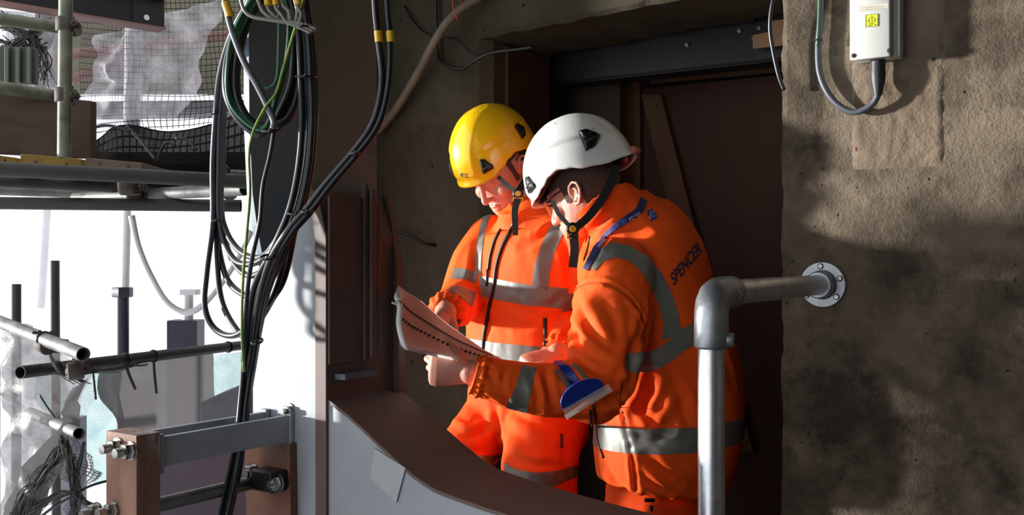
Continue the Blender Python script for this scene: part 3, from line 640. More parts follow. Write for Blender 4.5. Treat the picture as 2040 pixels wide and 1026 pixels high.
for (a, b, m, lb) in (
    ((-60,334,3.2),(500,362,3.45), dark_tube, 'fat dark tube directly under the scaffold boards'),
    ((-60,358,3.9),(430,382,4.3), dark_tube, 'second dark tube just below the fat dark one'),
    ((-60,377,4.8),(330,392,5.4), tube_m, 'thin pale brown tube low behind the dark ones'),
    ((-60,404,3.85),(480,410,3.95), dark_tube, 'lowest long dark tube above the bright opening')):
    stube('ledger_tube', P(*a), P(*b), lb, m)
stube('pale_tube', P(150,395,4.3), P(487,377,3.7), 'pale white lit tube with open end beside the hanging cables')
stube('stub_tube', P(428,346,4.5), P(520,352,4.7), 'short tube with open end partly behind the cables')
coupler(P(258,372,3.5), (1,.1,0), (0,0,1), 'dark coupler hanging under the fat dark tube')
coupler(P(272,392,4.0), (1,.1,0), (0,0,1), 'coupler clamped on the pale lit tube')
coupler(P(455,372,3.85), (1,.1,0), (0,.6,1), 'coupler behind the hanging cables next to the open tube end')
# dark boards above the tubes behind nets
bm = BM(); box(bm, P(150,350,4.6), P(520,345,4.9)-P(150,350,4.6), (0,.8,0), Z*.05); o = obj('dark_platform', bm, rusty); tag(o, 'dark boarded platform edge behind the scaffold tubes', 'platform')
# dark green crates
gp = mat('dark_green_panel', (36,42,36), (46,50,42), scale=10, rough=.6)
a = P(-20, 164, 4.1); t = thing('green_barrier', a, 'dark green ribbed barrier panel standing behind the tubes at far left', 'barrier')
bm = BM(); box(bm, P(-20,164,4.1), (P(70,168,4.1)-P(-20,164,4.1)), (0,.03,0), Z*.15, bev=.004); obj('panel', bm, gp, t)
for x in (8, 30, 52): bm = BM(); box(bm, P(x,164,4.08), Vector((.018,0,0)), (0,.05,0), Z*.145, bev=.003); obj('rib', bm, mat('green_grey_rib', (72,78,62), rough=.6), t)
# posts standing in the bright gap
bolt_d = mat('dark_blue_bolt', (34,34,48), (44,44,58), scale=10, rough=.5, metal=.2)
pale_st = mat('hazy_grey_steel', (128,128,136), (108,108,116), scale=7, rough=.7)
t = thing('anchor_bolt', P(244,705,5.3), 'tall dark anchor bolt with hexagonal head standing on the long tube', 'bolt')
bm = BM(); hexnut(bm, P(244,592,5.3), Z, .054, .052); obj('hex_head', bm, bolt_d, t, angle=30)
bm = BM(); q = P(244,590,5.3); tube(bm, [q, Vector((q.x,q.y,0))], .0335, 20); obj('shank', bm, bolt_d, t, angle=50)
stube('upright_tube', P(109,519,5.2), P(112,1150,5.2), 'dark upright tube with cut top left of the anchor bolt', dark_tube)
stube('upright_tube', P(32,566,5.0), P(32,1150,5.0), 'shortest dark upright tube at the far left edge', dark_tube)
t = thing('threaded_anchor', P(374,690,5.5), 'pale T headed anchor rising out of a dark block', 'anchor')
bm = BM(); tube(bm, [P(374,586,5.5), P(374,650,5.5)], .030, 16); obj('shank', bm, haze, t, angle=50)
bm = BM(); box(bm, P(357,588,5.46), (.092,0,0), (0,.08,0), Z*.03, bev=.003); obj('head', bm, haze, t)
q = P(332,700,5.4); bm = BM(); box(bm, Vector((q.x,q.y,0)), (P(392,700,5.4)-P(332,700,5.4)), (0,.14,0), Z*(q.z+.165), bev=.002); o = obj('steel_block', bm, bolt_d); tag(o, 'dark square steel block under the T headed anchor', 'steel block')
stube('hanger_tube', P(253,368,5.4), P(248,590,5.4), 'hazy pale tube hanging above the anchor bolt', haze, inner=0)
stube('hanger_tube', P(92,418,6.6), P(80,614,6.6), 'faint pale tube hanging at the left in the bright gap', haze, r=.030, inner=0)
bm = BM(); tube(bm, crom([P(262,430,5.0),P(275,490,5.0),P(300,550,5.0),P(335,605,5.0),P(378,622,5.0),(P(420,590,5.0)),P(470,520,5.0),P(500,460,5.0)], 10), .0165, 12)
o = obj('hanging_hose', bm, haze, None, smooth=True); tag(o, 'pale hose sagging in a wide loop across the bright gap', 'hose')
# nearer handrail tubes wrapped in nets
stube('guard_tube', P(40,742,3.7), P(482,688,5.2), 'long grey tube with open left end crossing the bright gap', dark_tube)
stube('guard_tube', P(-60,618,4.1), P(166,706,3.35), 'shiny tube wrapped in torn sheeting with its open end toward us')
stube('guard_tube', P(60,822,4.6), P(158,864,3.9), 'short shiny tube end sticking out of the torn sheeting')
coupler(P(104,688,3.6), (1,-.9,-.3), (.1,.1,1), 'dark coupler on the shiny wrapped tube')
coupler(P(150,738,3.62), (1,.5,.1), (0,0,1), 'dark coupler where the two lower tubes cross')
# far boards, nets
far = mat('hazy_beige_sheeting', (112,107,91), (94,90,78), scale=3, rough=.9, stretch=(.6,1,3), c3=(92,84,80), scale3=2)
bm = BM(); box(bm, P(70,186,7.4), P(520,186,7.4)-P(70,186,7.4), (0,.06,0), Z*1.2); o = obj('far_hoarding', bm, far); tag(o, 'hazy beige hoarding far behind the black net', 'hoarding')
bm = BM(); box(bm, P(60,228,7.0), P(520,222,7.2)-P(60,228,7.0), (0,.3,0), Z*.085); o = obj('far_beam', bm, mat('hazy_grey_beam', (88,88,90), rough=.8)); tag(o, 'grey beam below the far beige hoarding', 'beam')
for (a, b, lb) in (((60,120,6.6),(520,62,6.9),'red brown tube sloping across in front of the beige hoarding'),((100,175,6.4),(250,120,6.9),'lower red brown tube behind the plastic sheet')):
    stube('far_tube', P(*a), P(*b), lb, pinkish, r=.035, inner=0)
stube('far_upright', P(268,-40,6.2), P(262,262,6.2), 'hazy grey upright behind the plastic sheet', pale_st, r=.05, inner=0)
net = sheet_mat('black_debris_net', (40,40,40), .2, 1, 8, .9, .9, grid=(.026,.034), gw=.13, bump=0)
net_d = sheet_mat('dense_dark_net', (30,28,27), .15, 1, 4, .0, .05, grid=(.028,.036), gw=.22, bump=0)
film = sheet_mat('torn_clear_film', (176,174,182), .4, 1, 9, .30, .92)
film2 = sheet_mat('milky_film', (142,139,140), .45, 1, 6, .04, .5)
fabric = sheet_mat('grey_woven_sheet', (108,105,106), .3, 1, 9, .0, .06, bump=.3)
teal = sheet_mat('teal_net', (128,172,170), .6, 1, 4, .25, .95, grid=(.007,.007), gw=.25)
lace = sheet_mat('grey_net', (110,110,116), .3, 1, 6, .2, 1.0, grid=(.010,.010), gw=.35, bump=0)
def sheet(name, rows, m, label, cat='sheeting', amp=.05, fr=3.0, sub=6, group=None, seed=0):
    """rows of (px, py, depth) control points, Catmull-Rom both ways, creased by noise"""
    R_ = [crom([P(*q) for q in r], sub) for r in rows]; n = len(R_[0]); cols = [crom([r[i] for r in R_], sub) for i in range(n)]
    bm = BM(); uvl = bm.loops.layers.uv.new('UVMap'); g = []; uvs = {}
    du = [0]; dv = [0]; mid = len(cols[0])//2
    for i in range(1, n): du.append(du[-1]+(cols[i][mid]-cols[i-1][mid]).length)
    for k in range(1, len(cols[0])): dv.append(dv[-1]+(cols[n//2][k]-cols[n//2][k-1]).length)
    for i in range(n):
        cc = []
        for k, p in enumerate(cols[i]):
            q = p*fr+Vector((seed*3.3, 0, 0)); d = noise.noise(q)+.5*noise.noise(q*2.3)+.35*(1-abs(noise.noise(q*1.7+Vector((5,5,5))))*2)
            w = bm.verts.new(p+Vector((.25*d*amp, d*amp, .2*d*amp))); uvs[w] = (du[i], dv[k]); cc.append(w)
        g.append(cc)
    for i in range(n-1):
        for k in range(len(g[0])-1):
            f = bm.faces.new((g[i][k], g[i+1][k], g[i+1][k+1], g[i][k+1]))
            for l in f.loops: l[uvl].uv = uvs[l.vert]
    o = obj(name, bm, m, None, smooth=True); tag(o, label, cat, group); return o
sheet('debris_net', [[(150,-30,5.6),(260,-30,5.6),(370,-30,5.6),(500,-30,5.6)],[(150,90,5.6),(260,100,5.5),(370,100,5.6),(500,90,5.6)],[(150,210,5.6),(260,205,5.5),(370,208,5.5),(500,195,5.6)],[(170,275,5.6),(260,262,5.5),(370,255,5.5),(500,235,5.6)]], net, 'black square mesh net hanging behind the clear plastic film', 'net', amp=.10, fr=1.5)
sheet('debris_net', [[(-20,20,4.9),(40,24,4.9),(90,40,4.9)],[(-20,90,4.9),(40,100,4.8),(88,110,4.9)],[(-20,165,4.9),(40,170,4.9),(95,175,4.9)]], lace, 'tangled dark net bunched behind the tubes in the top left corner', 'net', amp=.12, fr=5, sub=8)
sheet('dark_net', [[(175,290,4.7),(245,248,4.7),(330,262,4.7),(420,246,4.8),(500,212,4.8)],[(175,315,4.7),(245,300,4.65),(330,300,4.7),(420,290,4.75),(500,270,4.8)],[(175,345,4.7),(245,345,4.7),(330,345,4.7),(420,348,4.8),(500,350,4.8)]], net_d, 'dense dark net sagging over the boards left of the cables', 'net', amp=.05)
bm = BM(); box(bm, P(170,352,5.3), P(520,352,5.3)-P(170,352,5.3), (0,.05,0), Z*.13); o = obj('dark_backing', bm, rusty); tag(o, 'opaque dark backing added behind the dense dark net', 'board')  # backing added so the net area reads solid dark
sheet('plastic_film', [[(190,70,5.1),(270,50,5.1),(350,20,5.1),(440,-5,5.1)],[(172,120,5.1),(240,110,5.0),(320,100,5.0),(410,60,5.1)],[(150,170,5.1),(220,175,5.0),(300,180,5.0),(385,150,5.1)],[(165,215,5.1),(210,225,5.0),(290,228,5.05),(360,230,5.1)],[(190,262,5.1),(210,262,5.05),(250,240,5.05),(350,236,5.1)]], film, 'crumpled clear plastic film draped in front of the black net', amp=.12, fr=4)
sheet('plastic_film', [[(75,70,5.2),(110,64,5.2),(150,70,5.2)],[(80,120,5.2),(110,120,5.2),(140,120,5.2)],[(90,185,5.2),(110,190,5.2),(150,190,5.2)]], film2, 'milky film strip behind the pale vertical tube', amp=.06, fr=5)
for (a, b, c, s) in (((250,250),(280,280),(312,320),1),((312,318),(330,285),(350,290),2),((350,275),(375,280),(392,300),3),((170,258),(215,250),(262,262),4)):
    bm = BM(); tube(bm, crom([P(*a,4.6), P(*b,4.6), P(*c,4.6)], 6), .007, 6); o = obj('net_cord', bm, black_steel, None, smooth=True); tag(o, ('second dark cord from the left on the dense dark net','third dark cord from the left on the dense dark net','dark cord of the dense net nearest the hanging cables','leftmost dark cord of the dense net, near the brown toe board')[s-1], 'cord', 'cords of the dense dark net')
# lower sheets
sheet('torn_film', [[(18,640,4.4),(60,650,4.3),(110,700,4.2),(170,735,4.2)],[(5,740,4.3),(60,745,4.2),(120,750,4.2),(175,760,4.3)],[(0,850,4.3),(60,850,4.2),(110,860,4.2),(130,850,4.3)],[(-10,960,4.2),(40,960,4.2),(70,960,4.2),(90,940,4.2)],[(-20,1080,4.2),(20,1080,4.2),(40,1080,4.2),(50,1060,4.2)]], film2, 'big torn milky film hanging from the wrapped tube', amp=.10, fr=4.5)
sheet('torn_film', [[(150,770,4.1),(160,765,4.1),(172,755,4.1)],[(120,840,4.0),(135,838,4.0),(150,835,4.0)],[(70,900,3.95),(95,905,3.95),(122,900,3.95)],[(25,980,3.9),(70,985,3.9),(105,960,3.9)],[(-10,1060,3.9),(30,1070,3.9),(60,1060,3.9)]], fabric, 'twisted cream sheet pulled down from the tube crossing', amp=.08, fr=6)
sheet('grey_sheet', [[(192,730,4.12),(260,722,4.34),(340,711,4.62),(424,701,4.98)],[(196,795,4.14),(260,795,4.36),(340,800,4.62),(424,780,4.98)],[(234,850,4.24),(270,880,4.36),(340,880,4.62),(430,850,5.0)],[(236,1000,4.24),(270,1000,4.36),(340,1000,4.62),(440,1000,5.0)]], fabric, 'grey woven sheet hung from the long tube', amp=.04, fr=2.5)
sheet('teal_net', [[(60,730,6.0),(200,725,6.0),(330,720,6.0),(490,700,6.0)],[(60,800,6.0),(200,800,6.0),(330,790,6.0),(490,760,6.0)],[(140,860,6.0),(210,860,6.0),(330,840,6.0),(490,800,6.0)],[(180,960,6.0),(215,960,6.0),(260,900,6.0),(300,860,6.0)]], teal, 'pale teal net stretched behind the grey sheet', 'net', amp=.10, fr=2.5)
sheet('ragged_net', [[(118,880,3.95),(130,872,3.95),(142,878,3.95)],[(122,930,3.9),(150,920,3.9),(200,945,3.95)],[(140,985,3.9),(150,985,3.9),(160,985,3.9)],[(100,1050,3.9),(160,1060,3.9),(240,1060,3.95)]], lace, 'ragged grey net tied up in a bunch under the short tube end', 'net', amp=.05, fr=9, sub=8)
sheet('ragged_net', [[(122,875,3.98),(110,868,3.98),(125,862,3.98)],[(75,940,3.95),(85,950,3.95),(115,930,3.95)],[(40,1000,3.9),(60,1010,3.9),(85,1000,3.9)],[(5,1060,3.9),(40,1070,3.9),(75,1060,3.9)]], lace, 'dark frayed net strip running down to the lower left corner', 'net', amp=.05, fr=9, sub=8)
sheet('white_mesh', [[(-20,650,5.6),(60,655,5.6),(130,740,5.6),(200,760,5.6)],[(-20,800,5.6),(60,800,5.6),(130,820,5.6),(160,850,5.6)],[(-20,1060,5.6),(60,1060,5.6),(100,1060,5.6),(140,1060,5.6)]], film, 'pale crinkled mesh behind the torn film', amp=.10, fr=5)
# folded sheet right, grey slatted box behind bars
bm = BM(); box(bm, P(399,802,4.4), P(476,770,4.5)-P(399,802,4.4)+Vector((0,0,.0)), (0,.4,0), -Z*.68, bev=.002); o = obj('grey_cabinet', bm, pale_st); tag(o, 'hazy grey steel box below the long tube beside the cables', 'steel box')
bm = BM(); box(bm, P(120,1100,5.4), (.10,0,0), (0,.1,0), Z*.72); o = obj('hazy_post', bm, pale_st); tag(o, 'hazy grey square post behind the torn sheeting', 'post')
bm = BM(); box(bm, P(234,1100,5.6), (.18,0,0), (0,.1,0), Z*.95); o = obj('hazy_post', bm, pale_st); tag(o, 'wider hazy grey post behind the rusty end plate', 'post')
# ties and guy lines
for (pts, r, lb) in (([(184,728,4.06),(187,760,4.06),(191,796,4.06)],.005,'leftmost black tie hanging from the long tube'),([(249,722,4.27),(258,748,4.27),(270,776,4.27)],.006,'slanting black tie hanging from the long tube'),([(306,714,4.46),(308,745,4.46),(312,784,4.46)],.006,'straight black tie hanging from the long tube'),
        ([(167,880,3.88),(160,920,3.88),(152,960,3.88),(150,1060,3.88)],.007,'black cord hanging from the short shiny tube end'),([(60,1050,3.9),(100,1015,3.9),(150,985,3.9),(180,968,3.9),(225,955,3.95)],.006,'black guy line stretched to the rusty end plate'),([(78,786,4.1),(95,812,4.1),(110,832,4.1)],.004,'thin black wire above the short shiny tube end')):
    bm = BM(); tube(bm, crom([P(*q) for q in pts], 5), r, 6); o = obj('black_tie', bm, cab_b, None, smooth=True); tag(o, lb, 'cord')
def on_tube(A_, B_, px):
    return min((A_.lerp(B_, k/400) for k in range(401)), key=lambda p: abs(CX+p.x/p.y*FOC-px))
T1 = (P(40,742,3.7), P(482,688,5.2)); T2 = (P(-60,618,4.1), P(166,706,3.35))
for T_, x, lb in ((T1,115,'tie band near the open left end of the long tube'),(T1,250,'tie band on the long tube by the anchor bolt'),(T1,306,'tie band on the long tube left of the dark block'),(T1,455,'tie band on the long tube beside the hanging cables'),(T2,88,'tie band on the shiny wrapped tube')):
    bm = BM(); c = on_tube(*T_, x); dd = (T_[1]-T_[0]).normalized(); u = dd.cross(Z).normalized(); v = dd.cross(u)
    tube(bm, [c+(u*math.cos(a)+v*math.sin(a))*.0265 for a in [2*math.pi*k/16 for k in range(16)]], .0035, 5, closed=True); o = obj('tube_tie', bm, cab_b); tag(o, 'black '+lb, 'tie', 'tie bands on the guard tubes')

# frayed strands of torn netting: countless thin cords, one object each bunch
def strands(name, lines, n, spread, r, label, seed):
    rs = random.Random(seed); bm = BM()
    for k in range(n):
        L = lines[k % len(lines)]; sp = spread
        pts = []
        for i, (x, y, d) in enumerate(L):
            f = .35+.65*abs(i/(len(L)-1)-.15); pts.append(P(x+rs.gauss(0, sp)*f, y+rs.gauss(0, sp*.7)*f, d+rs.gauss(0, .02)))
        a = rs.uniform(0, .3); tube(bm, crom(pts, 4)[int(a*8):], r*rs.uniform(.6, 1.5), 4)
    o = obj(name, bm, mat('frayed_black_cord', (40,38,38), (64,60,58), scale=30, rough=.9)); tag(o, label, 'net', None, 'stuff'); return o
strands('frayed_netting', [[(124,868,3.9),(112,905,3.9),(85,945,3.88),(52,985,3.88),(22,1040,3.88)],[(128,872,3.9),(104,915,3.9),(70,960,3.88),(48,1050,3.88)]], 46, 11, .0022, 'frayed dark strands of netting running to the lower left corner', 4)
strands('frayed_netting', [[(124,872,3.9),(134,905,3.88),(142,950,3.88),(150,985,3.88),(185,1010,3.88),(235,1035,3.88)],[(132,876,3.9),(146,930,3.88),(150,985,3.88),(140,1050,3.88)],[(150,985,3.88),(118,985,3.88),(60,1020,3.88)]], 48, 9, .0020, 'frayed dark strands knotted below the short shiny tube end', 5)
strands('frayed_netting', [[(0,52,4.7),(30,60,4.7),(62,75,4.7),(82,110,4.7),(86,160,4.7)],[(5,110,4.7),(35,85,4.7),(70,60,4.7),(95,45,4.7)],[(10,30,4.7),(40,70,4.7),(60,120,4.7)],[(0,80,4.7),(40,100,4.7),(84,92,4.7)]], 90, 12, .0024, 'tangled black strands of netting in the top left corner', 6)
strands('frayed_netting', [[(120,735,3.68),(150,745,3.7),(190,738,3.8),(235,735,4.1),(290,722,4.3)],[(95,690,3.6),(120,740,3.65),(165,760,3.7)]], 22, 6, .0020, 'loose dark strands wound round the crossing of the lower tubes', 8)
# ================================================================== PEOPLE
def evalmesh(name, bm, mods):
    me = bpy.data.meshes.new(name); bmesh.ops.recalc_face_normals(bm, faces=bm.faces); bm.to_mesh(me); bm.free()
    o = bpy.data.objects.new('tmp', me); COL.objects.link(o)
    for t, kw in mods:
        m = o.modifiers.new(t, t)
        for k, v in kw.items(): setattr(m, k, v)
    bpy.context.view_layer.update(); dg = bpy.context.evaluated_depsgraph_get()
    r = bpy.data.meshes.new_from_object(o.evaluated_get(dg)); r.name = name
    bpy.data.objects.remove(o); bpy.data.meshes.remove(me)
    r.polygons.foreach_set('use_smooth', [True]*len(r.polygons)); return r
def remesh(name, bm, vox, smooth=2, fac=.5):
    return evalmesh(name, bm, [('REMESH', dict(mode='VOXEL', voxel_size=vox)), ('SMOOTH', dict(factor=fac, iterations=smooth))])
def arr(me, what='co'):
    n = len(me.vertices); a = np.empty(n*3, np.float32)
    if what == 'co': me.vertices.foreach_get('co', a)
    else: me.vertices.foreach_get('normal', a)
    return a.reshape(-1, 3)
def setco(me, a): me.vertices.foreach_set('co', a.astype(np.float32).ravel()); me.update()
def bvh(me): return BVHTree.FromPolygons([v.co for v in me.vertices], [tuple(p.vertices) for p in me.polygons])
def hit(tree, px, py, off=0.0):
    r = tree.ray_cast(CAMP, ray(px, py).normalized())
    if r[0] is None:
        r = min((tree.find_nearest(P(px, py, 2.1+.05*k)) for k in range(28)), key=lambda q: q[3]); return r[0]+r[1]*off, r[1]
    return r[0]+r[1]*off, r[1]
def ringloft(bm, secs, seg=28, ex=2.0, dome=True):
    """secs: (center, half-axis vector a, half-axis vector b)"""
    rings = []
    S = [(Vector(c), Vector(a), Vector(b)) for c, a, b in secs]
    if dome == 'top':
        c, a, b = S[0]; u = (S[1][0]-S[0][0]).normalized(); S = [(c+u*.012, a*.30, b*.30), (c+u*.004, a*.86, b*.86), (c-u*.004, a*.97, b*.97)]+S
        c, a, b = S[-1]; t = (S[-1][0]-S[-2][0]).normalized()*min(a.length, b.length)*.5; S = S+[(c+t*.7, a*.75, b*.75), (c+t, a*.35, b*.35)]
    elif dome:
        c, a, b = S[0]; t = (S[0][0]-S[1][0]).normalized()*min(a.length, b.length)*.5; S = [(c+t, a*.35, b*.35), (c+t*.7, a*.75, b*.75)]+S
        c, a, b = S[-1]; t = (S[-1][0]-S[-2][0]).normalized()*min(a.length, b.length)*.5; S = S+[(c+t*.7, a*.75, b*.75), (c+t, a*.35, b*.35)]
    for c, a, b in S:
        r = []
        for k in range(seg):
            th = 2*math.pi*k/seg; x, y = math.cos(th), math.sin(th)
            x, y = math.copysign(abs(x)**(2/ex), x), math.copysign(abs(y)**(2/ex), y)
            r.append(bm.verts.new(c+a*x+b*y))
        rings.append(r)
    for i in range(len(rings)-1):
        for k in range(seg): bm.faces.new((rings[i][k], rings[i][(k+1) % seg], rings[i+1][(k+1) % seg], rings[i+1][k]))
    bm.faces.new(rings[0][::-1]); bm.faces.new(rings[-1])
def spine(secs, f, n=4):
    """secs (center, half lateral, half sagittal) -> interpolated oriented sections"""
    data = [Vector((*s[0], s[1], s[2])) for s in secs] if False else None
    C_ = crom([s[0] for s in secs], n); R_ = crom([Vector((s[1], s[2], 0)) for s in secs], n); out = []
    for i, c in enumerate(C_):
        t = (C_[min(i+1, len(C_)-1)]-C_[max(i-1, 0)]).normalized()
        s = (f - t*f.dot(t)).normalized(); l = t.cross(s).normalized(); out.append((c, l*R_[i].x, s*R_[i].y))
    return out
def limb(bm, pts, rads, n=5, seg=18, dome=True, flat=1.0):
    C_ = crom(pts, n); R_ = [v.x for v in crom([Vector((r, 0, 0)) for r in rads], n)]
    tube(bm, C_, R_, seg)
    for c, r in ((C_[0], R_[0]), (C_[-1], R_[-1])):
        if dome: sphere(bm, c, r*.97, 16)
def hand(bm, w, d, n, t, s=1.0, curls=((20,30,20),)*4, thumb=None, spread=.0, lens=(.95,1.05,1.0,.78)):
    """w wrist, d towards the fingers, n out of the palm, t thumb side"""
    w, d, n, t = Vector(w), Vector(d).normalized(), Vector(n), Vector(t); n = (n-d*n.dot(d)).normalized(); t0 = t; t = d.cross(n); t = t if t.dot(t0) > 0 else -t
    secs = []
    for q, hw, ht, sh in ((-.03,.026,.021,0),(.0,.027,.019,0),(.02,.032,.019,.001),(.05,.040,.018,.0),(.078,.043,.016,-.001),(.092,.040,.013,-.002)):
        secs.append((w+d*q*s+t*sh, t*hw*s, n*ht*s))
    ringloft(bm, secs, 20, 2.4)
    for i in range(4):
        o = (.0295-.0205*i)*s; r0 = (.0092, .0094, .0091, .0082)[i]*s
        base = w+d*(.084-.004*abs(i-1.2))*s+t*o; dirv = (d+t*(spread*(1.5-i))).normalized(); ang = 0; pts = [base-dirv*.02*s]; rad = [r0*1.05]
        p = base; pts.append(p); rad.append(r0*1.06)
        for k, L in enumerate((.044, .027, .022)):
            ang += math.radians(curls[i][k]); dd = dirv*math.cos(ang)+n*math.sin(ang); q = p+dd*L*lens[i]*s
            pts.append(p.lerp(q, .5)); rad.append(r0*(.97-.08*k)); pts.append(q); rad.append(r0*(1.0-.1*k) if k < 2 else r0*.72); p = q
        tube(bm, pts, rad, 12); sphere(bm, pts[-1], rad[-1], 10); sphere(bm, pts[1]-n*.001, r0*1.12, 10)
    th = thumb or (d*.55+t*.75+n*.35, d*.8+t*.45+n*.35, d*.95+t*.15+n*.3)
    p = w+d*.018*s+t*.018*s+n*.004*s; pts = [p]; rad = [.0165*s]
    for k, L in enumerate((.044, .034, .028)):
        v = Vector(th[k]).normalized(); q = p+v*L*s; pts += [p.lerp(q, .5), q]; rad += [(.0145, .0112, .0112)[k]*s, (.0122, .0112, .0078)[k]*s]; p = q
    tube(bm, pts, rad, 12); sphere(bm, pts[-1], rad[-1], 10)
def frame(f, pitch, roll=0):
    """head frame: forward, left, up"""
    f = Vector(f).normalized(); l = Vector((-f.y, f.x, 0)); p = math.radians(pitch)
    fw = f*math.cos(p)-Z*math.sin(p); up = f*math.sin(p)+Z*math.cos(p)
    if roll: M = Matrix.Rotation(math.radians(roll), 3, fw); l = M @ l; up = M @ up
    return fw, l, up
def head_geo(bm, c, fr, s=1.0, low=1.0):
    fw, l, up = fr
    def L(x, y, z): return c+(fw*x+l*y+up*(z if z > -.03 else -.03+(z+.03)*low))*s
    S = [(-.120,.050,.082,.020),(-.108,.012,.100,.043),(-.088,-.030,.104,.056),(-.06,-.066,.101,.064),(-.03,-.083,.097,.069),(.0,-.093,.094,.073),(.03,-.098,.097,.075),(.06,-.098,.095,.074),(.09,-.085,.075,.064),(.112,-.06,.048,.046),(.122,-.03,.02,.022)]
    secs = [(L((a+b)/2, 0, z), l*hw*s, fw*(b-a)/2*s) for z, a, b, hw in S]
    ringloft(bm, secs, 28, 2.15, dome=False)
    # nose, brow, lips, chin, cheeks, lids
    tube(bm, [L(.090,0,.032), L(.102,0,.012), L(.114,0,-.010), L(.121,0,-.022)], [.008*s,.0085*s,.0095*s,.0105*s], 12); sphere(bm, L(.119,0,-.024), .0115*s, 12)
    for y in (-1, 1):
        sphere(bm, L(.108,.0095*y,-.027), (.0085*s,)*3, 10)
        tube(bm, [L(.092,.012*y,.040), L(.093,.032*y,.043), L(.080,.052*y,.036)], [.008*s,.0085*s,.006*s], 10)
        sphere(bm, L(.079,.031*y,.020), .0135*s, 12)
        sphere(bm, L(.070,.045*y,-.022), .024*s, 12)
        # ear: rim, lobe, inner fold
        e = L(-.008, .076*y, -.005)
        def E(a, b, o=0): return e+(fw*a+up*b+l*y*(.010+o)-fw*o*.4)*s
        tube(bm, [E(.008,-.006,-.004), E(.012,.012,-.001), E(.006,.028,.003), E(-.008,.034,.006), E(-.020,.026,.008), E(-.022,.008,.008), E(-.016,-.012,.006), E(-.006,-.026,.003), E(.005,-.026,0), E(.008,-.014,-.003)], [.0035*s,.004*s,.0042*s,.0045*s,.0048*s,.0048*s,.0046*s,.0060*s,.0055*s,.004*s], 8)
        tube(bm, [E(-.002,.020,.0), E(-.011,.012,.002), E(-.010,-.004,.001), E(0,-.012,-.001)], .003*s, 8)
        ringloft(bm, [(E(-.006,.004,-.014), fw*.016*s, up*.026*s), (E(-.007,.004,-.003), fw*.013*s, up*.022*s)], 14, 2, dome=False)
    tube(bm, [L(.094,-.024,-.062), L(.104,-.010,-.056), L(.1065,0,-.0575), L(.104,.010,-.056), L(.094,.024,-.062)], [.003*s,.0052*s,.0050*s,.0052*s,.003*s], 10)
    tube(bm, [L(.094,-.022,-.066), L(.1035,-.010,-.070), L(.105,0,-.071), L(.1035,.010,-.070), L(.094,.022,-.066)], [.003*s,.0055*s,.0062*s,.0055*s,.003*s], 10)
    sphere(bm, L(.088,0,-.103), .019*s, 12)
# ---- skin, cloth
skin = mat('fair_skin', (222,160,138), (206,140,120), scale=14, rough=.5, bump=.05, bscale=220, bdist=.001, subs=.12)
hair_m = mat('short_dark_hair', (72,56,46), (88,68,56), scale=60, rough=.8, bump=.6, bscale=300, bdist=.002)
orange = mat('orange_hivis_cloth', (253,95,21), (248,86,16), scale=6, rough=.75, bump=.18, bscale=55, bdist=.004, spec=.25)
orange_d = mat('worn_orange_hivis_cloth', (242,82,18), (230,74,15), scale=5, rough=.8, bump=.2, bscale=45, bdist=.004, spec=.2, c3=(196,56,20), scale3=5, th3=(.55,.75))
tape_m = mat('silver_reflective_tape', (126,128,122), (112,114,108), scale=9, rough=.42, metal=.25, bump=.12, bscale=70, bdist=.002, c3=(98,98,90), scale3=7)
blackcloth = mat('black_webbing', (18,18,19), (24,24,25), scale=60, rough=.7)
zip_m = mat('black_zip', (16,16,17), rough=.45)
yellow_h = mat('yellow_helmet_shell', (250,198,22), (246,190,16), scale=4, rough=.24, coat=.4, c3=(206,160,24), scale3=14, th3=(.62,.68))
white_h = mat('white_helmet_shell', (226,228,226), (218,220,216), scale=4, rough=.26, coat=.35, c3=(150,148,138), scale3=16, th3=(.61,.66))
black_pl = mat('black_helmet_plastic', (14,14,15), rough=.35)
boot_m = mat('brown_work_boot', (70,50,36), (58,42,32), scale=10, rough=.7)
navy = mat('navy_print', (34,34,84), (30,30,76), scale=30, rough=.6)
def segd(a, A_, B_):
    A_, B_ = np.array(A_), np.array(B_); ab = B_-A_; t = np.clip(((a-A_)@ab)/(ab@ab), 0, 1); return np.linalg.norm(a-(A_+t[:, None]*ab), axis=1)
def chaind(a, pts): return np.min([segd(a, pts[i], pts[i+1]) for i in range(len(pts)-1)], axis=0)
def wrinkle(me, seed, amp=.004, wl=.09, n=14, aniso=None):
    """soft cloth waves: warped sums of sines along the surface normal"""
    co = arr(me).astype(np.float64); no = arr(me, 'n'); rs = np.random.RandomState(seed); d = np.zeros(len(co))
    warp = np.stack([np.sin(co@rs.randn(3)*14+rs.rand()*6)*.02 for _ in range(3)], 1); q = co+warp
    for i in range(n):
        k = rs.randn(3); k /= np.linalg.norm(k)
        if aniso is not None: k = k-np.array(aniso)*(k@np.array(aniso))*.6
        w = wl*(.5+rs.rand()*1.2); ph = rs.rand()*6.28; m = .5+.5*np.sin(co@(rs.randn(3)*9)+rs.rand()*6)
        d += m*(1-2*np.abs(np.sin(q@k*math.pi/w+ph)))/n**.5
    setco(me, co+no*(d*amp)[:, None])
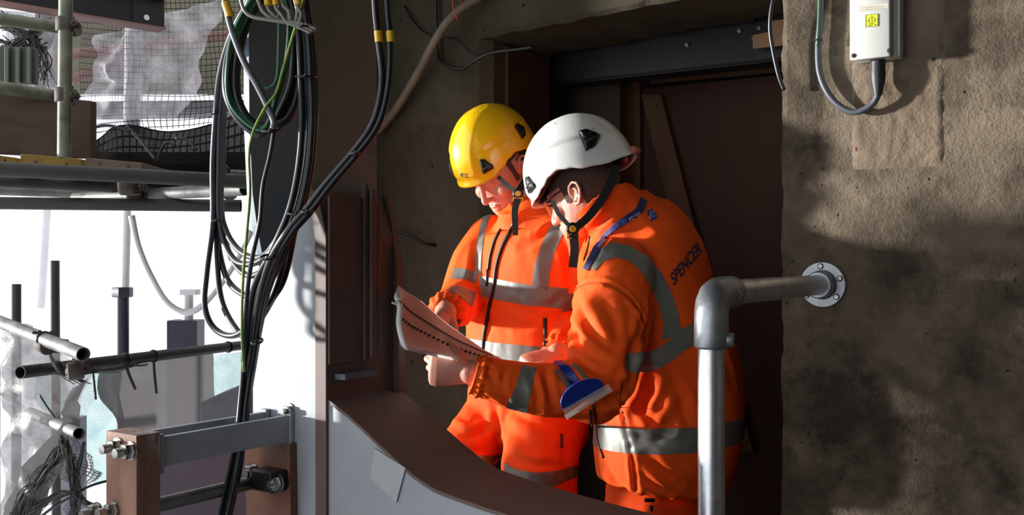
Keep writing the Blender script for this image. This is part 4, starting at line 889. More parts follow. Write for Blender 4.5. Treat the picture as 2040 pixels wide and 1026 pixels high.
def creases(me, tree, L, sc=1.0):
    """L: (list of px points, width m, height m) ; negative = valley"""
    co = arr(me).astype(np.float64); no = arr(me, 'n').astype(np.float64); d = np.zeros(len(co))
    for pts, w, h in L:
        q = [hit(tree, *p)[0] for p in crom([Vector((*p, 0)) for p in pts], 4) for p in [(p.x, p.y)]]
        for i in range(len(q)-1): pass
        D = chaind(co, q); ln = sum((q[i+1]-q[i]).length for i in range(len(q)-1))
        e = np.minimum(np.linalg.norm(co-np.array(q[0]), axis=1), np.linalg.norm(co-np.array(q[-1]), axis=1)); tp = np.clip(e/(ln*.35), .25, 1)
        # a fold: valley with a softer ridge beside it
        d += h*tp*np.exp(-(D/w)**2)-h*.45*tp*np.exp(-((D-2.1*w)/(w*1.1))**2)
    setco(me, co+no*(d*sc)[:, None])
def subface(me, keep):
    """bmesh with only the faces whose centre passes keep (numpy mask over polygons)"""
    bm = BM(); bm.from_mesh(me); bm.faces.ensure_lookup_table(); bm.normal_update()
    bmesh.ops.delete(bm, geom=[f for f, k in zip(list(bm.faces), keep) if not k], context='FACES'); return bm
def facec(me):
    n = len(me.polygons); a = np.empty(n*3, np.float32); me.polygons.foreach_get('center', a); b = np.empty(n*3, np.float32); me.polygons.foreach_get('normal', b)
    return a.reshape(-1, 3), b.reshape(-1, 3)
def finish(bm, name, m, parent, off):
    vn = {v: v.normal.copy() for v in bm.verts}
    for v, q in vn.items(): v.co += q*off
    left = set(bm.verts); isl = []
    while left:
        st = [left.pop()]; g = list(st)
        while st:
            for e in st.pop().link_edges:
                for w in e.verts:
                    if w in left: left.remove(w); st.append(w); g.append(w)
        isl.append(g)
    isl.sort(key=len, reverse=True); extra = [g for g in isl[1:] if len(g) > 60]
    for g in extra:
        s_ = set(g); b2 = bm.copy(); ids = {v.index for v in g}; b2.verts.ensure_lookup_table()
        bm.verts.index_update(); ids = {v.index for v in g}; bmesh.ops.delete(b2, geom=[v for i, v in enumerate(b2.verts) if i not in ids], context='VERTS')
        m2 = bpy.data.meshes.new(name); b2.to_mesh(m2); b2.free(); m2.polygons.foreach_set('use_smooth', [True]*len(m2.polygons)); link(name, m2, m, parent)
    if len(isl) > 1: bmesh.ops.delete(bm, geom=[v for g in isl[1:] for v in g], context='VERTS')
    me = bpy.data.meshes.new(name); bm.to_mesh(me); bm.free(); me.polygons.foreach_set('use_smooth', [True]*len(me.polygons)); return link(name, me, m, parent)
def slab(me, cuts, mask, name, m, parent, off=.0018):
    """cloth band: the part of me inside all half-spaces cuts [(point, normal)], lifted off the surface"""
    c, _ = facec(me); keep = mask.copy() if mask is not None else np.ones(len(c), bool)
    for p, n in cuts: keep &= ((c-np.array(p))@np.array(n)) > -.015
    bm = subface(me, keep)
    if not bm.faces: bm.free(); return None
    vn = {v.index: 1 for v in bm.verts}
    for p, n in cuts: bmesh.ops.bisect_plane(bm, geom=bm.verts[:]+bm.edges[:]+bm.faces[:], plane_co=p, plane_no=n, clear_inner=True, dist=1e-6)
    bm.normal_update()
    if not bm.faces: bm.free(); return None
    return finish(bm, name, m, parent, off)
def ribbonband(me, L, R, name, m, parent, off=.0018, mask=None):
    """band lying on the visible side of me between two pixel polylines L and R (equal length)"""
    c, no = facec(me); cn = np.array(CAMP); rx = (c[:, 0])/c[:, 1]*FOC+CX; ry = CY-(c[:, 2]-H)/c[:, 1]*FOC
    facing = (((c-cn)*no).sum(1) < 0); out = BM()
    for i in range(len(L)-1):
        q = [Vector((*L[i], 0)), Vector((*L[i+1], 0)), Vector((*R[i+1], 0)), Vector((*R[i], 0))]
        xs = [v.x for v in q]; ys = [v.y for v in q]; k = facing & (rx > min(xs)-9) & (rx < max(xs)+9) & (ry > min(ys)-9) & (ry < max(ys)+9)
        if mask is not None: k &= mask
        bm = subface(me, k); cen = sum(q, Vector())/4
        for j in range(4):
            a, b = ray(q[j].x, q[j].y), ray(q[(j+1) % 4].x, q[(j+1) % 4].y); n = a.cross(b).normalized()
            if n.dot(ray(cen.x, cen.y)) < 0: n = -n
            if bm.faces: bmesh.ops.bisect_plane(bm, geom=bm.verts[:]+bm.edges[:]+bm.faces[:], plane_co=CAMP, plane_no=n, clear_inner=True, dist=1e-6)
        t = bpy.data.meshes.new('t'); bm.to_mesh(t); out.from_mesh(t); bpy.data.meshes.remove(t); bm.free()
    bmesh.ops.remove_doubles(out, verts=out.verts, dist=2e-5); out.normal_update()
    return finish(out, name, m, parent, off)
def surfline(tree, pts, r, name, m, parent, off=.001, n=8, seg=8):
    q = [hit(tree, p.x, p.y, off)[0] for p in crom([Vector((*p, 0)) for p in pts], n)]; bm = BM(); tube(bm, q, r, seg); return obj(name, bm, m, parent, smooth=True)
def strap(pts, nrm, w, th, name, m, parent, taper=None):
    """flat webbing through world points; nrm = list of face normals or one"""
    bm = BM(); n = len(pts); rings = []
    for i, p in enumerate(pts):
        t = (pts[min(i+1, n-1)]-pts[max(i-1, 0)]).normalized(); N_ = nrm[i] if isinstance(nrm, list) else nrm; N_ = (N_-t*N_.dot(t)).normalized(); s = t.cross(N_)
        ww = w if not taper else w*(taper[0]+(taper[1]-taper[0])*i/(n-1))
        rings.append([bm.verts.new(v) for v in (p+s*ww/2+N_*th/2, p-s*ww/2+N_*th/2, p-s*ww/2-N_*th/2, p+s*ww/2-N_*th/2)])
    for i in range(n-1):
        for k in range(4): bm.faces.new((rings[i][k], rings[i][(k+1) % 4], rings[i+1][(k+1) % 4], rings[i+1][k]))
    bm.faces.new(rings[0]); bm.faces.new(rings[-1]); return obj(name, bm, m, parent)
def surfstrap(tree, pts, w, th, name, m, parent, off=.002, n=6, taper=None):
    H_ = [hit(tree, p.x, p.y, off) for p in crom([Vector((*p, 0)) for p in pts], n)]
    N_ = [h[1] for h in H_]; N_ = [sum((N_[max(0, min(len(N_)-1, i+k))] for k in (-2,-1,0,1,2)), Vector()).normalized() for i in range(len(N_))]
    return strap([h[0] for h in H_], N_, w, th, name, m, parent, taper)
# ---- helmet
RIM = [(0,-.026),(18,-.026),(35,-.020),(52,-.004),(66,.012),(80,.018),(95,.010),(115,-.006),(140,-.014),(160,-.010),(180,-.002)]
def rim(th):
    a = abs((math.degrees(th)+180) % 360-180)
    for (a0, z0), (a1, z1) in zip(RIM, RIM[1:]):
        if a <= a1: t = (a-a0)/(a1-a0); t = t*t*(3-2*t); return z0+(z1-z0)*t
def sstep(a, b, x): t = min(1, max(0, (x-a)/(b-a))); return t*t*(3-2*t)
def helmet(name, c, fr, m, parent, s=1.0, hc=.158, rear=111, rw=1.0):
    fw, l, up = fr
    def S(th, z, off=0):
        """shell point at azimuth th (0 front, + left) and height z"""
        ct, st = math.cos(th), math.sin(th); a = .146 if ct > 0 else .152; R_ = 1/math.sqrt((ct/a)**2+(st/.116)**2)
        zz = z/hc; r = R_*(max(0.0, 1-max(zz, 0)**2.15))**.52 if zz >= 0 else R_*(1-.16*(z/.04)**2*.35)
        x, y = r*ct, r*st
        # raised centre panel and side sweep
        w = .040+.010*(x/.15); pan = (1-sstep(w-.004, w+.004, abs(y)))*sstep(-.155, -.10, x)*(1 if z > .012 else sstep(-.01, .012, z)); d = .0060*pan
        zl = .052+.030*math.cos(max(-1.5, min(1.5, (x-.01)/.095))); d += .0050*(sstep(zl-.004, zl+.004, z))*(1-pan)*(1-sstep(.09,.13,abs(x)))
        brim = max(0, ct)**2*(1-sstep(-.034, -.004, z))*.010; bk = max(0, -ct)**3*(1-sstep(-.004, .02, z))*.007
        k = (r+d+off+brim+bk)/max(r, 1e-6) if r > .03 else 1
        return c+(fw*x*k+l*y*k+up*(z+(d+off)*max(0, z/hc)**2))*s
    bm = BM(); NU, NV = 144, 44; g = []
    for i in range(NV):
        v = i/NV; row = []
        for k in range(NU):
            th = 2*math.pi*k/NU; zr = rim(th); ph0 = math.asin(zr/hc); ph = ph0+(math.pi/2-ph0)*v; row.append(bm.verts.new(S(th, hc*math.sin(ph))))
        g.append(row)
    top = bm.verts.new(S(0, hc))
    inner = [[bm.verts.new(c+(v.co-c)*.975+up*.0) for v in r] for r in g[:26]]
    for i in range(NV-1):
        for k in range(NU): bm.faces.new((g[i][k], g[i][(k+1) % NU], g[i+1][(k+1) % NU], g[i+1][k]))
    for k in range(NU): bm.faces.new((g[-1][k], g[-1][(k+1) % NU], top)); bm.faces.new((g[0][(k+1) % NU], g[0][k], inner[0][k], inner[0][(k+1) % NU]))
    for i in range(25):
        for k in range(NU): bm.faces.new((inner[i][(k+1) % NU], inner[i][k], inner[i+1][k], inner[i+1][(k+1) % NU]))
    bm.faces.new(inner[-1])
    h = obj(name, bm, m, parent, smooth=True)
    # black clips: front pair and side pair, dark inner liner rim
    def clip(th, z, w, hh, sgn, shape):
        pts = [(th+a*w*sgn, z+b*hh) for a, b in shape]; bm = BM(); n = len(pts)
        o = [S(a, b, .0045) for a, b in pts]; i_ = [S(a, b, -.002) for a, b in pts]; cc = S(th, z, .0075)
        pm = []
        for k in range(n):
            a, b = pts[k], pts[(k+1) % n]; pm += [(a[0]+(b[0]-a[0])*q/3, a[1]+(b[1]-a[1])*q/3) for q in range(3)]
        R3 = [[bm.verts.new(S(th+(a-th)*f, z+(b-z)*f, e)) for a, b in pm] for f, e in ((1,-.003),(1,.0065),(.72,.0088),(.36,.0095))]; cv = bm.verts.new(S(th, z, .0098)); nn = len(pm)
        for q in range(3):
            for k in range(nn): bm.faces.new((R3[q][k], R3[q][(k+1) % nn], R3[q+1][(k+1) % nn], R3[q+1][k]))
        for k in range(nn): bm.faces.new((R3[3][k], cv, R3[3][(k+1) % nn]))
        obj('helmet_clip', bm, black_pl, h)
        bm = BM(); tube(bm, [S(th-.10*sgn*w/.2, z-.006, .0105), S(th+.12*sgn*w/.2, z-.001, .010)], .0018*s, 8); 
        obj('clip_slot', bm, mat('grey_clip_slot', (70,70,74), rough=.4), h)
    for sg in (1, -1):
        clip(math.radians(33)*sg, .024, .15, .021, sg, [(-.75,-1),(.95,-.75),(1.0,-.35),(.1,.95),(-.5,1.05)])
        clip(math.radians(rear)*sg, .060, .17*rw, .021*rw, sg, [(-.8,-1),(.1,-.9),(1.1,.0),(.2,1.0),(-.6,1.05)])
    bm = BM(); rows = []
    for k in range(72):
        th = 2*math.pi*k/72; z = rim(th)+.012; rows.append([bm.verts.new(c+(S(th, z)-c)*f+up*dz) for f, dz in ((.94,0),(.90,-.010),(.86,-.010),(.86,.03),(.94,.03))])
    for k in range(72):
        for j in range(5): bm.faces.new((rows[k][j], rows[(k+1) % 72][j], rows[(k+1) % 72][(j+1) % 5], rows[k][(j+1) % 5]))
    obj('liner', bm, black_pl, h, smooth=True)
    return h, S
def pxtext(name, body, tree, org, ex, ey, m, parent, off=.0014, sub=2, size=1.0, thick=.0):
    """text laid on a surface: org pixel of the baseline start, ex pixel vector of the text length, ey pixel vector of the cap height"""
    cu = bpy.data.curves.new(name, 'FONT'); cu.body = body; cu.size = 1.0; cu.offset = thick
    to = bpy.data.objects.new(name, cu); COL.objects.link(to); bpy.context.view_layer.update(); dg = bpy.context.evaluated_depsgraph_get()
    me = bpy.data.meshes.new_from_object(to.evaluated_get(dg)); bpy.data.objects.remove(to); me.materials.clear()
    bm = BM(); bm.from_mesh(me); bpy.data.meshes.remove(me)
    xs = [v.co.x for v in bm.verts]; ys = [v.co.y for v in bm.verts]; x0, x1, y0, y1 = min(xs), max(xs), min(ys), max(ys)
    bmesh.ops.triangulate(bm, faces=bm.faces)
    for _ in range(sub): bmesh.ops.subdivide_edges(bm, edges=[e for e in bm.edges if e.calc_length() > .12], cuts=1, use_grid_fill=False); bmesh.ops.triangulate(bm, faces=bm.faces)
    for v in bm.verts:
        a, b = (v.co.x-x0)/(x1-x0), (v.co.y-y0)/(y1-y0); v.co = hit(tree, org[0]+ex[0]*a+ey[0]*b, org[1]+ex[1]*a+ey[1]*b, off)[0]
    me = bpy.data.meshes.new(name); bm.to_mesh(me); bm.free(); return link(name, me, m, parent)
def person(loc, label): return thing('person', loc, label, 'person')
def build_legs(bm, hips, knees, ankles, rt, rk, ra):
    for h, k, a in zip(hips, knees, ankles): limb(bm, [h, h.lerp(k, .5), k, k.lerp(a, .5), a], [rt, (rt+rk)*.5, rk, (rk+ra)*.52, ra])
def boots(parent, feet, f):
    for p in feet:
        bm = BM(); l = Vector((-f.y, f.x, 0)); b = Vector((p.x, p.y, 0))
        ringloft(bm, [(b-f*.075+Z*.035, l*.032, Z*.033), (b-f*.04+Z*.05, l*.040, Z*.048), (b+f*.02+Z*.050, l*.042, Z*.048), (b+f*.10+Z*.038, l*.048, Z*.036), (b+f*.17+Z*.03, l*.042, Z*.028)], 18, 2.4)
        tube(bm, [b-f*.02+Z*.05, b-f*.02+Z*.14, b-f*.015+Z*.20], [.045,.047,.050], 18)
        me = remesh('boot', bm, .008, 3); link('boot', me, boot_m, parent)

# =================================================================== MAN WITH THE WHITE HELMET
fA = Vector((-.93, .37, 0)).normalized(); lA = Vector((-fA.y, fA.x, 0))
man = person((.40, 2.68, 0), 'person in orange hi-vis jacket and white helmet, seen from behind, holding the booklet')
hdA = Vector((.194, 2.63, H+(CY-388)/FOC*2.56)); frA = frame(Vector((-.85,.53,0)), 24, 0)
wristA = P(936, 742, 2.285); handd = Vector((-.98, .10, .10)).normalized()
# body: head, neck, core, arms and hands in one mesh
bm = BM(); head_geo(bm, hdA, frA, .93, .72)
nb = P(1250, 450, 2.67)
limb(bm, [nb, nb.lerp(hdA, .5)+Vector((.02,0,-.01)), hdA+frA[0]*-.03-frA[2]*.04], [.050,.050,.052])
sA = [(P(1325,985,2.68),.15,.11),(P(1330,830,2.68),.15,.12),(P(1300,640,2.67),.16,.12),(P(1276,520,2.66),.15,.09),(P(1262,475,2.66),.05,.05)]
ringloft(bm, spine(sA, fA), 24, 2.2)
shL, elL, wrL = P(1232,565,2.48), P(1192,772,2.36), wristA
shR, elR, wrR = P(1302,540,2.84), P(1290,770,2.93), P(1196,770,2.83)
limb(bm, [shL, elL], [.05,.045]); limb(bm, [elL, elL.lerp(wrL,.5), wrL], [.045,.038,.029]); limb(bm, [shR, elR, wrR], [.05,.045,.03])
limb(bm, [shL, P(1272,510,2.66), shR], [.055,.08,.055])
hipsA = [P(1325,985,2.68)+lA*.09*s_ for s_ in (1,-1)]; feetA = [Vector((.42, 2.52, .10)), Vector((.36, 2.86, .10))]
kneesA = [hipsA[i].lerp(feetA[i], .5)+fA*.05 for i in (0,1)]
build_legs(bm, hipsA, kneesA, feetA, .07, .05, .035)
# left hand: fist closed round the booklet edge, thumb on the page
hand(bm, wristA, Vector((-.95,.05,.10)), Vector((.10,.95,.20)), Vector((.12,-.22,.95)), .96, curls=((52,82,45),(56,84,48),(60,86,48),(64,84,48)), thumb=((-.35,-.55,.75),(-.75,-.30,.55),(-.90,.15,.25)), spread=.04)
hand(bm, wrR, Vector((-.9,.1,.0)), Vector((0,-.3,-.95)), Vector((0,-.9,.2)), .95, curls=((35,40,25),)*4)
bodyA = remesh('body', bm, .0026, 2, .45)
treeA = bvh(bodyA); body = link('body', bodyA, skin, man)
# hair: shell over skull back and nape, cut at the hairline
def hair_shell(me, hd, fr, cond, parent, off=.003):
    c, no = facec(me); rel = c-np.array(hd); x, y, z = rel@np.array(fr[0]), rel@np.array(fr[1]), rel@np.array(fr[2])
    keep = (np.abs(y) < .085) & (np.abs(x) < .125) & (np.abs(z) < .135) & cond(x, y, z)
    ear = (np.abs(y) > .071) & (x > -.034) & (x < .012) & (z > -.045) & (z < .036)
    bm = subface(me, keep & ~ear); bnd = [v for v in bm.verts if any(e.is_boundary for e in v.link_edges)]
    for _ in range(6):
        new = {v: sum((e.other_vert(v).co for e in v.link_edges if e.is_boundary), Vector())/max(1, sum(e.is_boundary for e in v.link_edges)) for v in bnd}
        for v, p in new.items(): v.co = v.co.lerp(p, .5)
    bm.normal_update(); return finish(bm, 'hair', hair_m, parent, off)
hair_shell(bodyA, hdA, frA, lambda x, y, z: ((z > .038-.25*np.maximum(x, -.3)*0) & (x < .07)) | ((x < -.022) & (z > -.055+.25*(x+.09))) | ((x < .03) & (x > -.022) & (z > .022)) | ((x > .010) & (x < .026) & (z > -.012)), man)
# trousers
bm = BM(); ringloft(bm, spine([(P(1322,1075,2.68),.19,.15),(P(1324,1010,2.68),.20,.155),(P(1325,960,2.68),.19,.15)], fA), 26, 2.3)
build_legs(bm, [h+Z*-.02 for h in hipsA], kneesA, [f+Z*.03 for f in feetA], .125, .095, .085)
me = remesh('trousers', bm, .008, 4); wrinkle(me, 5, .006, .12, 10); trousersA = link('trousers', me, orange_d, man)
boots(man, feetA, fA)
# jacket
bm = BM()
tsec = [(P(1322,955,2.68),.232,.172),(P(1330,895,2.68),.245,.190),(P(1336,820,2.68),.245,.196),(P(1330,745,2.68),.235,.190),(P(1312,660,2.67),.230,.178),(P(1292,575,2.66),.228,.168),(P(1272,510,2.655),.215,.162),(P(1256,462,2.65),.17,.142),(P(1243,432,2.64),.115,.105)]
ringloft(bm, spine(tsec, fA), 40, 2.25, dome='top')
# collar: open ring round the neck
cs = []
cdir = (P(1196,398,2.60)-P(1244,452,2.645)).normalized(); cl_ = cdir.cross(fA).normalized()
cl_ = lA; cs_f = cdir.cross(cl_).normalized()
for q, a, b in ((0,.108,.112),(.30,.090,.098),(.75,.084,.090),(1.0,.082,.086)):
    cc = P(1244,452,2.645).lerp(P(1197,398,2.60), q); cs.append((cc, cl_*a, cs_f*b))
inn = [(c, a*.86, b*.86) for c, a, b in cs[::-1]]
rings = []
for c, a, b in cs+inn:
    rings.append([bm.verts.new(c+a*math.cos(t)+b*math.sin(t)) for t in [2*math.pi*k/40 for k in range(40)]])
for i in range(len(rings)-1):
    for k in range(40): bm.faces.new((rings[i][k], rings[i][(k+1) % 40], rings[i+1][(k+1) % 40], rings[i+1][k]))
bm.faces.new(rings[0][::-1]); bm.faces.new(rings[-1])
armLA = [shL+Z*.02, P(1212,650,2.43), elL+Vector((.0,0,.02)), P(1110,778,2.32), P(1030,768,2.30), P(966,752,2.288), P(941,745,2.285)]
limb(bm, armLA, [.098,.096,.084,.066,.057,.050,.047], dome=False); sphere(bm, armLA[0], .096, 18)
limb(bm, [elL+Vector((-.012,-.01,-.012)), elL+Vector((-.02,0,-.005))], [.078,.078])
armRA = [shR, elR, wrR]; limb(bm, armRA, [.10,.085,.055])
jacketA = remesh('jacket', bm, .0062, 6)
tj_A = bvh(jacketA)
wrinkle(jacketA, 11, .0035, .11, 12)
CRA = [ # folds of the sleeve and body (pixel lines, width, height)
 ([(1150,600),(1180,660),(1215,700)],.010,-.007),([(1132,660),(1165,700),(1225,735)],.011,-.009),([(1135,700),(1180,735),(1240,760)],.010,-.008),
 ([(1200,590),(1225,640),(1235,700)],.012,-.006),([(1245,620),(1255,690),(1235,760)],.012,-.007),([(1130,640),(1145,665),(1170,690)],.009,-.006),
 ([(1280,640),(1262,700),(1250,770)],.010,-.012),([(1250,770),(1225,795),(1195,800)],.010,-.010),([(1120,745),(1150,770),(1160,815)],.009,-.009),
 ([(1085,735),(1090,770),(1105,815)],.008,-.008),([(1062,750),(1070,785),(1068,822)],.007,-.006),([(975,735),(985,765),(1010,795)],.007,-.008),([(960,760),(990,790),(1030,812)],.006,-.006),
 ([(1010,735),(1000,760),(1008,790)],.006,-.005),([(1240,760),(1236,800),(1247,850),(1256,890)],.006,-.008),([(1256,890),(1262,930),(1270,990)],.006,-.007),
 ([(1300,755),(1285,800),(1262,835)],.012,-.011),([(1345,790),(1320,830),(1295,860)],.012,.007),([(1270,800),(1300,840),(1340,850)],.010,-.007),
 ([(1290,910),(1320,940),(1350,965)],.011,-.007),([(1280,950),(1300,965),(1330,985)],.009,-.006),([(1205,930),(1225,960),(1260,985)],.010,-.006),
 ([(1300,590),(1290,640),(1275,700)],.010,-.012),([(1330,750),(1360,800),(1370,860)],.012,-.006),([(1215,470),(1190,500),(1170,540)],.008,-.006),
 ([(1225,415),(1200,440),(1178,462)],.008,-.006),([(1400,640),(1440,700),(1460,760)],.014,-.006),([(1250,440),(1215,470),(1200,500)],.009,.005)]
creases(jacketA, tj_A, CRA, 1.5)
# armhole seam
co = arr(jacketA).astype(np.float64); no = arr(jacketA, 'n'); seam = [hit(tj_A, *p)[0] for p in ((1128,600),(1140,578),(1165,563),(1195,560),(1230,572),(1262,600),(1280,640),(1284,680))]
D = chaind(co, seam); co2 = co+no*((.0045*np.exp(-((D-.008)/.006)**2)-.005*np.exp(-(D/.005)**2))[:, None])
# elastic cuff gathers and hem roll
ca, cb_ = np.array(P(962,750,2.287)), np.array(P(930,742,2.283)); ax = (cb_-ca)/np.linalg.norm(cb_-ca); rel = co-ca; s_ = rel@ax; rad = rel-s_[:, None]*ax; rr = np.linalg.norm(rad, axis=1)
inc = (s_ > -.012) & (s_ < .05) & (rr < .075); ang = np.arctan2(rad[:, 2], rad[:, 1])
co2 += np.where(inc, (.0035*np.sin(ang*17)+.0040*np.sin(s_*2*math.pi/.020)), 0)[:, None]*(rad/np.maximum(rr, 1e-6)[:, None])
setco(jacketA, co2); tj_A = bvh(jacketA)
jkA = link('jacket', jacketA, orange, man)
c, no_ = facec(jacketA); dArm = np.minimum(chaind(c, armLA)/.098, chaind(c, armRA)/.1)
tc_ = np.array([np.array(s[0]) for s in tsec]); torsoA = (chaind(c, tc_)/.235 < dArm*1.0) | (dArm > 1.35); armA = ~torsoA
# horizontal bands (chest and waist)
tp = lambda i, j, t: Vector(tsec[i][0]).lerp(Vector(tsec[j][0]), t)
ax1 = (Vector(tsec[5][0])-Vector(tsec[3][0])).normalized()
def hband(center, axis, hw, mask, nm='reflective_band', tilt=0, me=jacketA, par=None):
    a = axis.normalized(); return slab(me, [(center-a*hw, a), (center+a*hw, -a)], mask, nm, tape_m, par or jkA)
ribbonband(jacketA, [(1240,706),(1262,704),(1290,702),(1318,690),(1340,672),(1358,655),(1390,638),(1425,626)], [(1244,738),(1262,742),(1290,741),(1318,732),(1342,716),(1362,698),(1392,682),(1425,676)], 'reflective_band', tape_m, jkA)
hband(P(1333,848,2.68), (Vector(tsec[3][0])-Vector(tsec[1][0])).normalized()+fA*.04, .031, torsoA & (c[:, 2] < H-.2))
# shoulder band drawn over the shoulder and down the back
ribbonband(jacketA, [(1172,527),(1190,500),(1218,484),(1250,489),(1288,510),(1318,545),(1340,590),(1352,630),(1356,668)], [(1185,540),(1203,520),(1225,514),(1250,519),(1272,536),(1296,570),(1313,610),(1322,645),(1318,678)], 'reflective_band', tape_m, jkA)
ribbonband(jacketA, [(1040,728),(1027,770),(1008,812)], [(1068,733),(1058,775),(1050,822)], 'reflective_band', tape_m, jkA, mask=armA)
# collar seam, zips
surfline(tj_A, [(1128,606),(1140,580),(1165,566),(1195,563),(1230,575),(1262,602),(1281,642),(1286,690)], .0013, 'sleeve_seam', mat('seam_shadow', (150,50,12), rough=.8), jkA, .0)
surfline(tj_A, [(1277,408),(1255,440),(1225,462),(1195,495),(1172,533)], .0012, 'collar_seam', orange_d, jkA, .0)
surfline(tj_A, [(1181,808),(1188,840),(1193,880),(1203,912)], .0035, 'pocket_zip', zip_m, jkA, .0015)
surfline(tj_A, [(1176,815),(1178,850)], .0028, 'zip_puller', zip_m, jkA, .004)
surfline(tj_A, [(1240,762),(1236,800),(1247,850),(1256,890),(1262,940),(1268,990)], .0010, 'side_seam', zip_m, jkA, -.0002)
surfline(tj_A, [(1175,470),(1172,490),(1163,520)], .0022, 'neck_zip', zip_m, jkA, .001)
bm = BM(); p, n_ = hit(tj_A, 1293, 998, .004); box(bm, P(1284,1001,2.43), (.026,0,0), (0,.008,0), Z*.009, bev=.002); cyl(bm, P(1297,1008,2.43), P(1297,1018,2.43), .005, 12); obj('cord_lock', bm, black_pl, jkA)
pxtext('back_lettering', 'SPENCER', tj_A, (1342,571), (57,-70), (-8,-24), navy, jkA, sub=2, thick=.022)
# badge
ribbonband(jacketA, [(1287,422),(1297,442)], [(1299,416),(1310,433)], 'shoulder_badge', mat('blue_badge', (26,52,140), rough=.5), jkA, off=.0022)
for q in (([(1294,424),(1297,429),(1293,434),(1298,437)]), ([(1298,421),(1302,426)]), ([(1299,433),(1305,431)])):
    surfline(tj_A, q, .0008, 'badge_mark', mat('white_print', (220,222,226), rough=.5), jkA, .003, n=3)
# lanyard
lan = surfstrap(tj_A, [(1282,398),(1272,420),(1250,437),(1225,455),(1204,474),(1189,496),(1178,518),(1168,538)], .019, .002, 'lanyard', mat('blue_webbing', (26,30,92), (22,26,84), scale=60, rough=.6), man, off=.0035)
wp = mat('white_print', (220,222,226))
tl_ = bvh(lan.data)
pxtext('lanyard_lettering', 'SPENCER', tl_, (1273,422), (-22,14), (3,6), wp, lan, off=.0012, sub=0)
d_ = hit(tl_, 1197, 484)[0].y-.006; tq_ = BVHTree.FromPolygons([P(1150,430,d_+.012), P(1240,430,d_+.012), P(1240,540,d_-.012), P(1150,540,d_-.012)], [(0,1,2,3)])
pxtext('lanyard_lettering', 'SPENCER', tq_, (1203,473), (-13,18), (4.5,3.5), wp, lan, off=.0, sub=0)
# helmet, straps, glasses
hcA = Vector((.180, 2.640, hdA.z+.052)); frHA = frame(fA, 22, 0)
helA, SA = helmet('white_helmet', hcA, frHA, white_h, man, hc=.162, rear=131, rw=1.25)
bm = BM(); p = SA(math.pi, .004, .004); tube(bm, [p-frHA[1]*.02, p, p+frHA[1]*.02], .010, 12); obj('adjuster_tab', bm, mat('pink_tab', (190,110,96), rough=.5), helA, smooth=True)
bk = P(1141, 456, 2.505)
s1 = strap([P(1100,400,2.535), P(1112,425,2.52), P(1134,450,2.507)], Vector((-.3,-1,.1)), .011, .002, 'chin_strap', blackcloth, helA)
s2 = strap(crom([P(1228,330,2.54), P(1218,360,2.525), P(1200,395,2.515), P(1174,430,2.507), P(1146,455,2.500)], 5), Vector((.1,-1,.25)), .024, .002, 'chin_strap', blackcloth, helA, taper=(1.0,.8))
s3 = strap(crom([P(1142,466,2.50), P(1145,498,2.50), P(1141,533,2.495)], 4), Vector((-.2,-1,.0)), .022, .002, 'strap_tail', blackcloth, helA)
def buckle(c, parent, s=1.0):
    yb = mat('yellow_buckle', (236,176,30), rough=.4)
    bm = BM(); lathe(bm, c+Vector((0,.004,0)), (0,-1,0), [(0,.0165*s),(.006,.0165*s),(.009,.013*s)], 22); b = obj('buckle', bm, black_pl, parent, angle=40)
    bm = BM(); lathe(bm, c+Vector((0,-.0045,0)), (0,-1,0), [(0,.0088*s),(.003,.0080*s)], 18); obj('buckle_button', bm, yb, b, angle=40)
    bm = BM()
    for dz in (-.015, -.025): box(bm, c+Vector((-.015*s,-.005,dz*s)), Vector((.030*s,0,0)), (0,.005,0), Z*.0032, bev=.0008)
    for dx in (-.015, .0125): box(bm, c+Vector((dx*s,-.005,-.025*s)), Vector((.0028,0,0)), (0,.005,0), Z*.0125*s, bev=.0006)
    obj('buckle_frame', bm, yb, b)
buckle(bk, helA)
gls = mat('clear_lens', (220,226,230), rough=.05, trans=.95, alpha=.35)
bm = BM(); e = lambda x, y, z: hdA+frA[0]*x+frA[1]*y+frA[2]*z
tube(bm, crom([e(-.01,.080,.022), e(.035,.080,.022), e(.075,.073,.018)], 5), .0026, 8); tube(bm, crom([e(.075,.073,.022), e(.103,.045,.026), e(.112,0,.026), e(.103,-.045,.026)], 6), .003, 8)
gl = obj('glasses_frame', bm, black_pl, man, smooth=True)
bm = BM(); rows = []
for k in range(14):
    a = -1.25+2.5*k/13; x, y = .060+.052*math.cos(a), .072*math.sin(a)/math.sin(1.25); rows.append((bm.verts.new(e(x, y, .024)), bm.verts.new(e(x-.004, y, -.016))))
for k in range(13): bm.faces.new((rows[k][0], rows[k+1][0], rows[k+1][1], rows[k][1]))
bmesh.ops.solidify(bm, geom=bm.faces, thickness=.0015); obj('lens', bm, gls, gl, smooth=True)
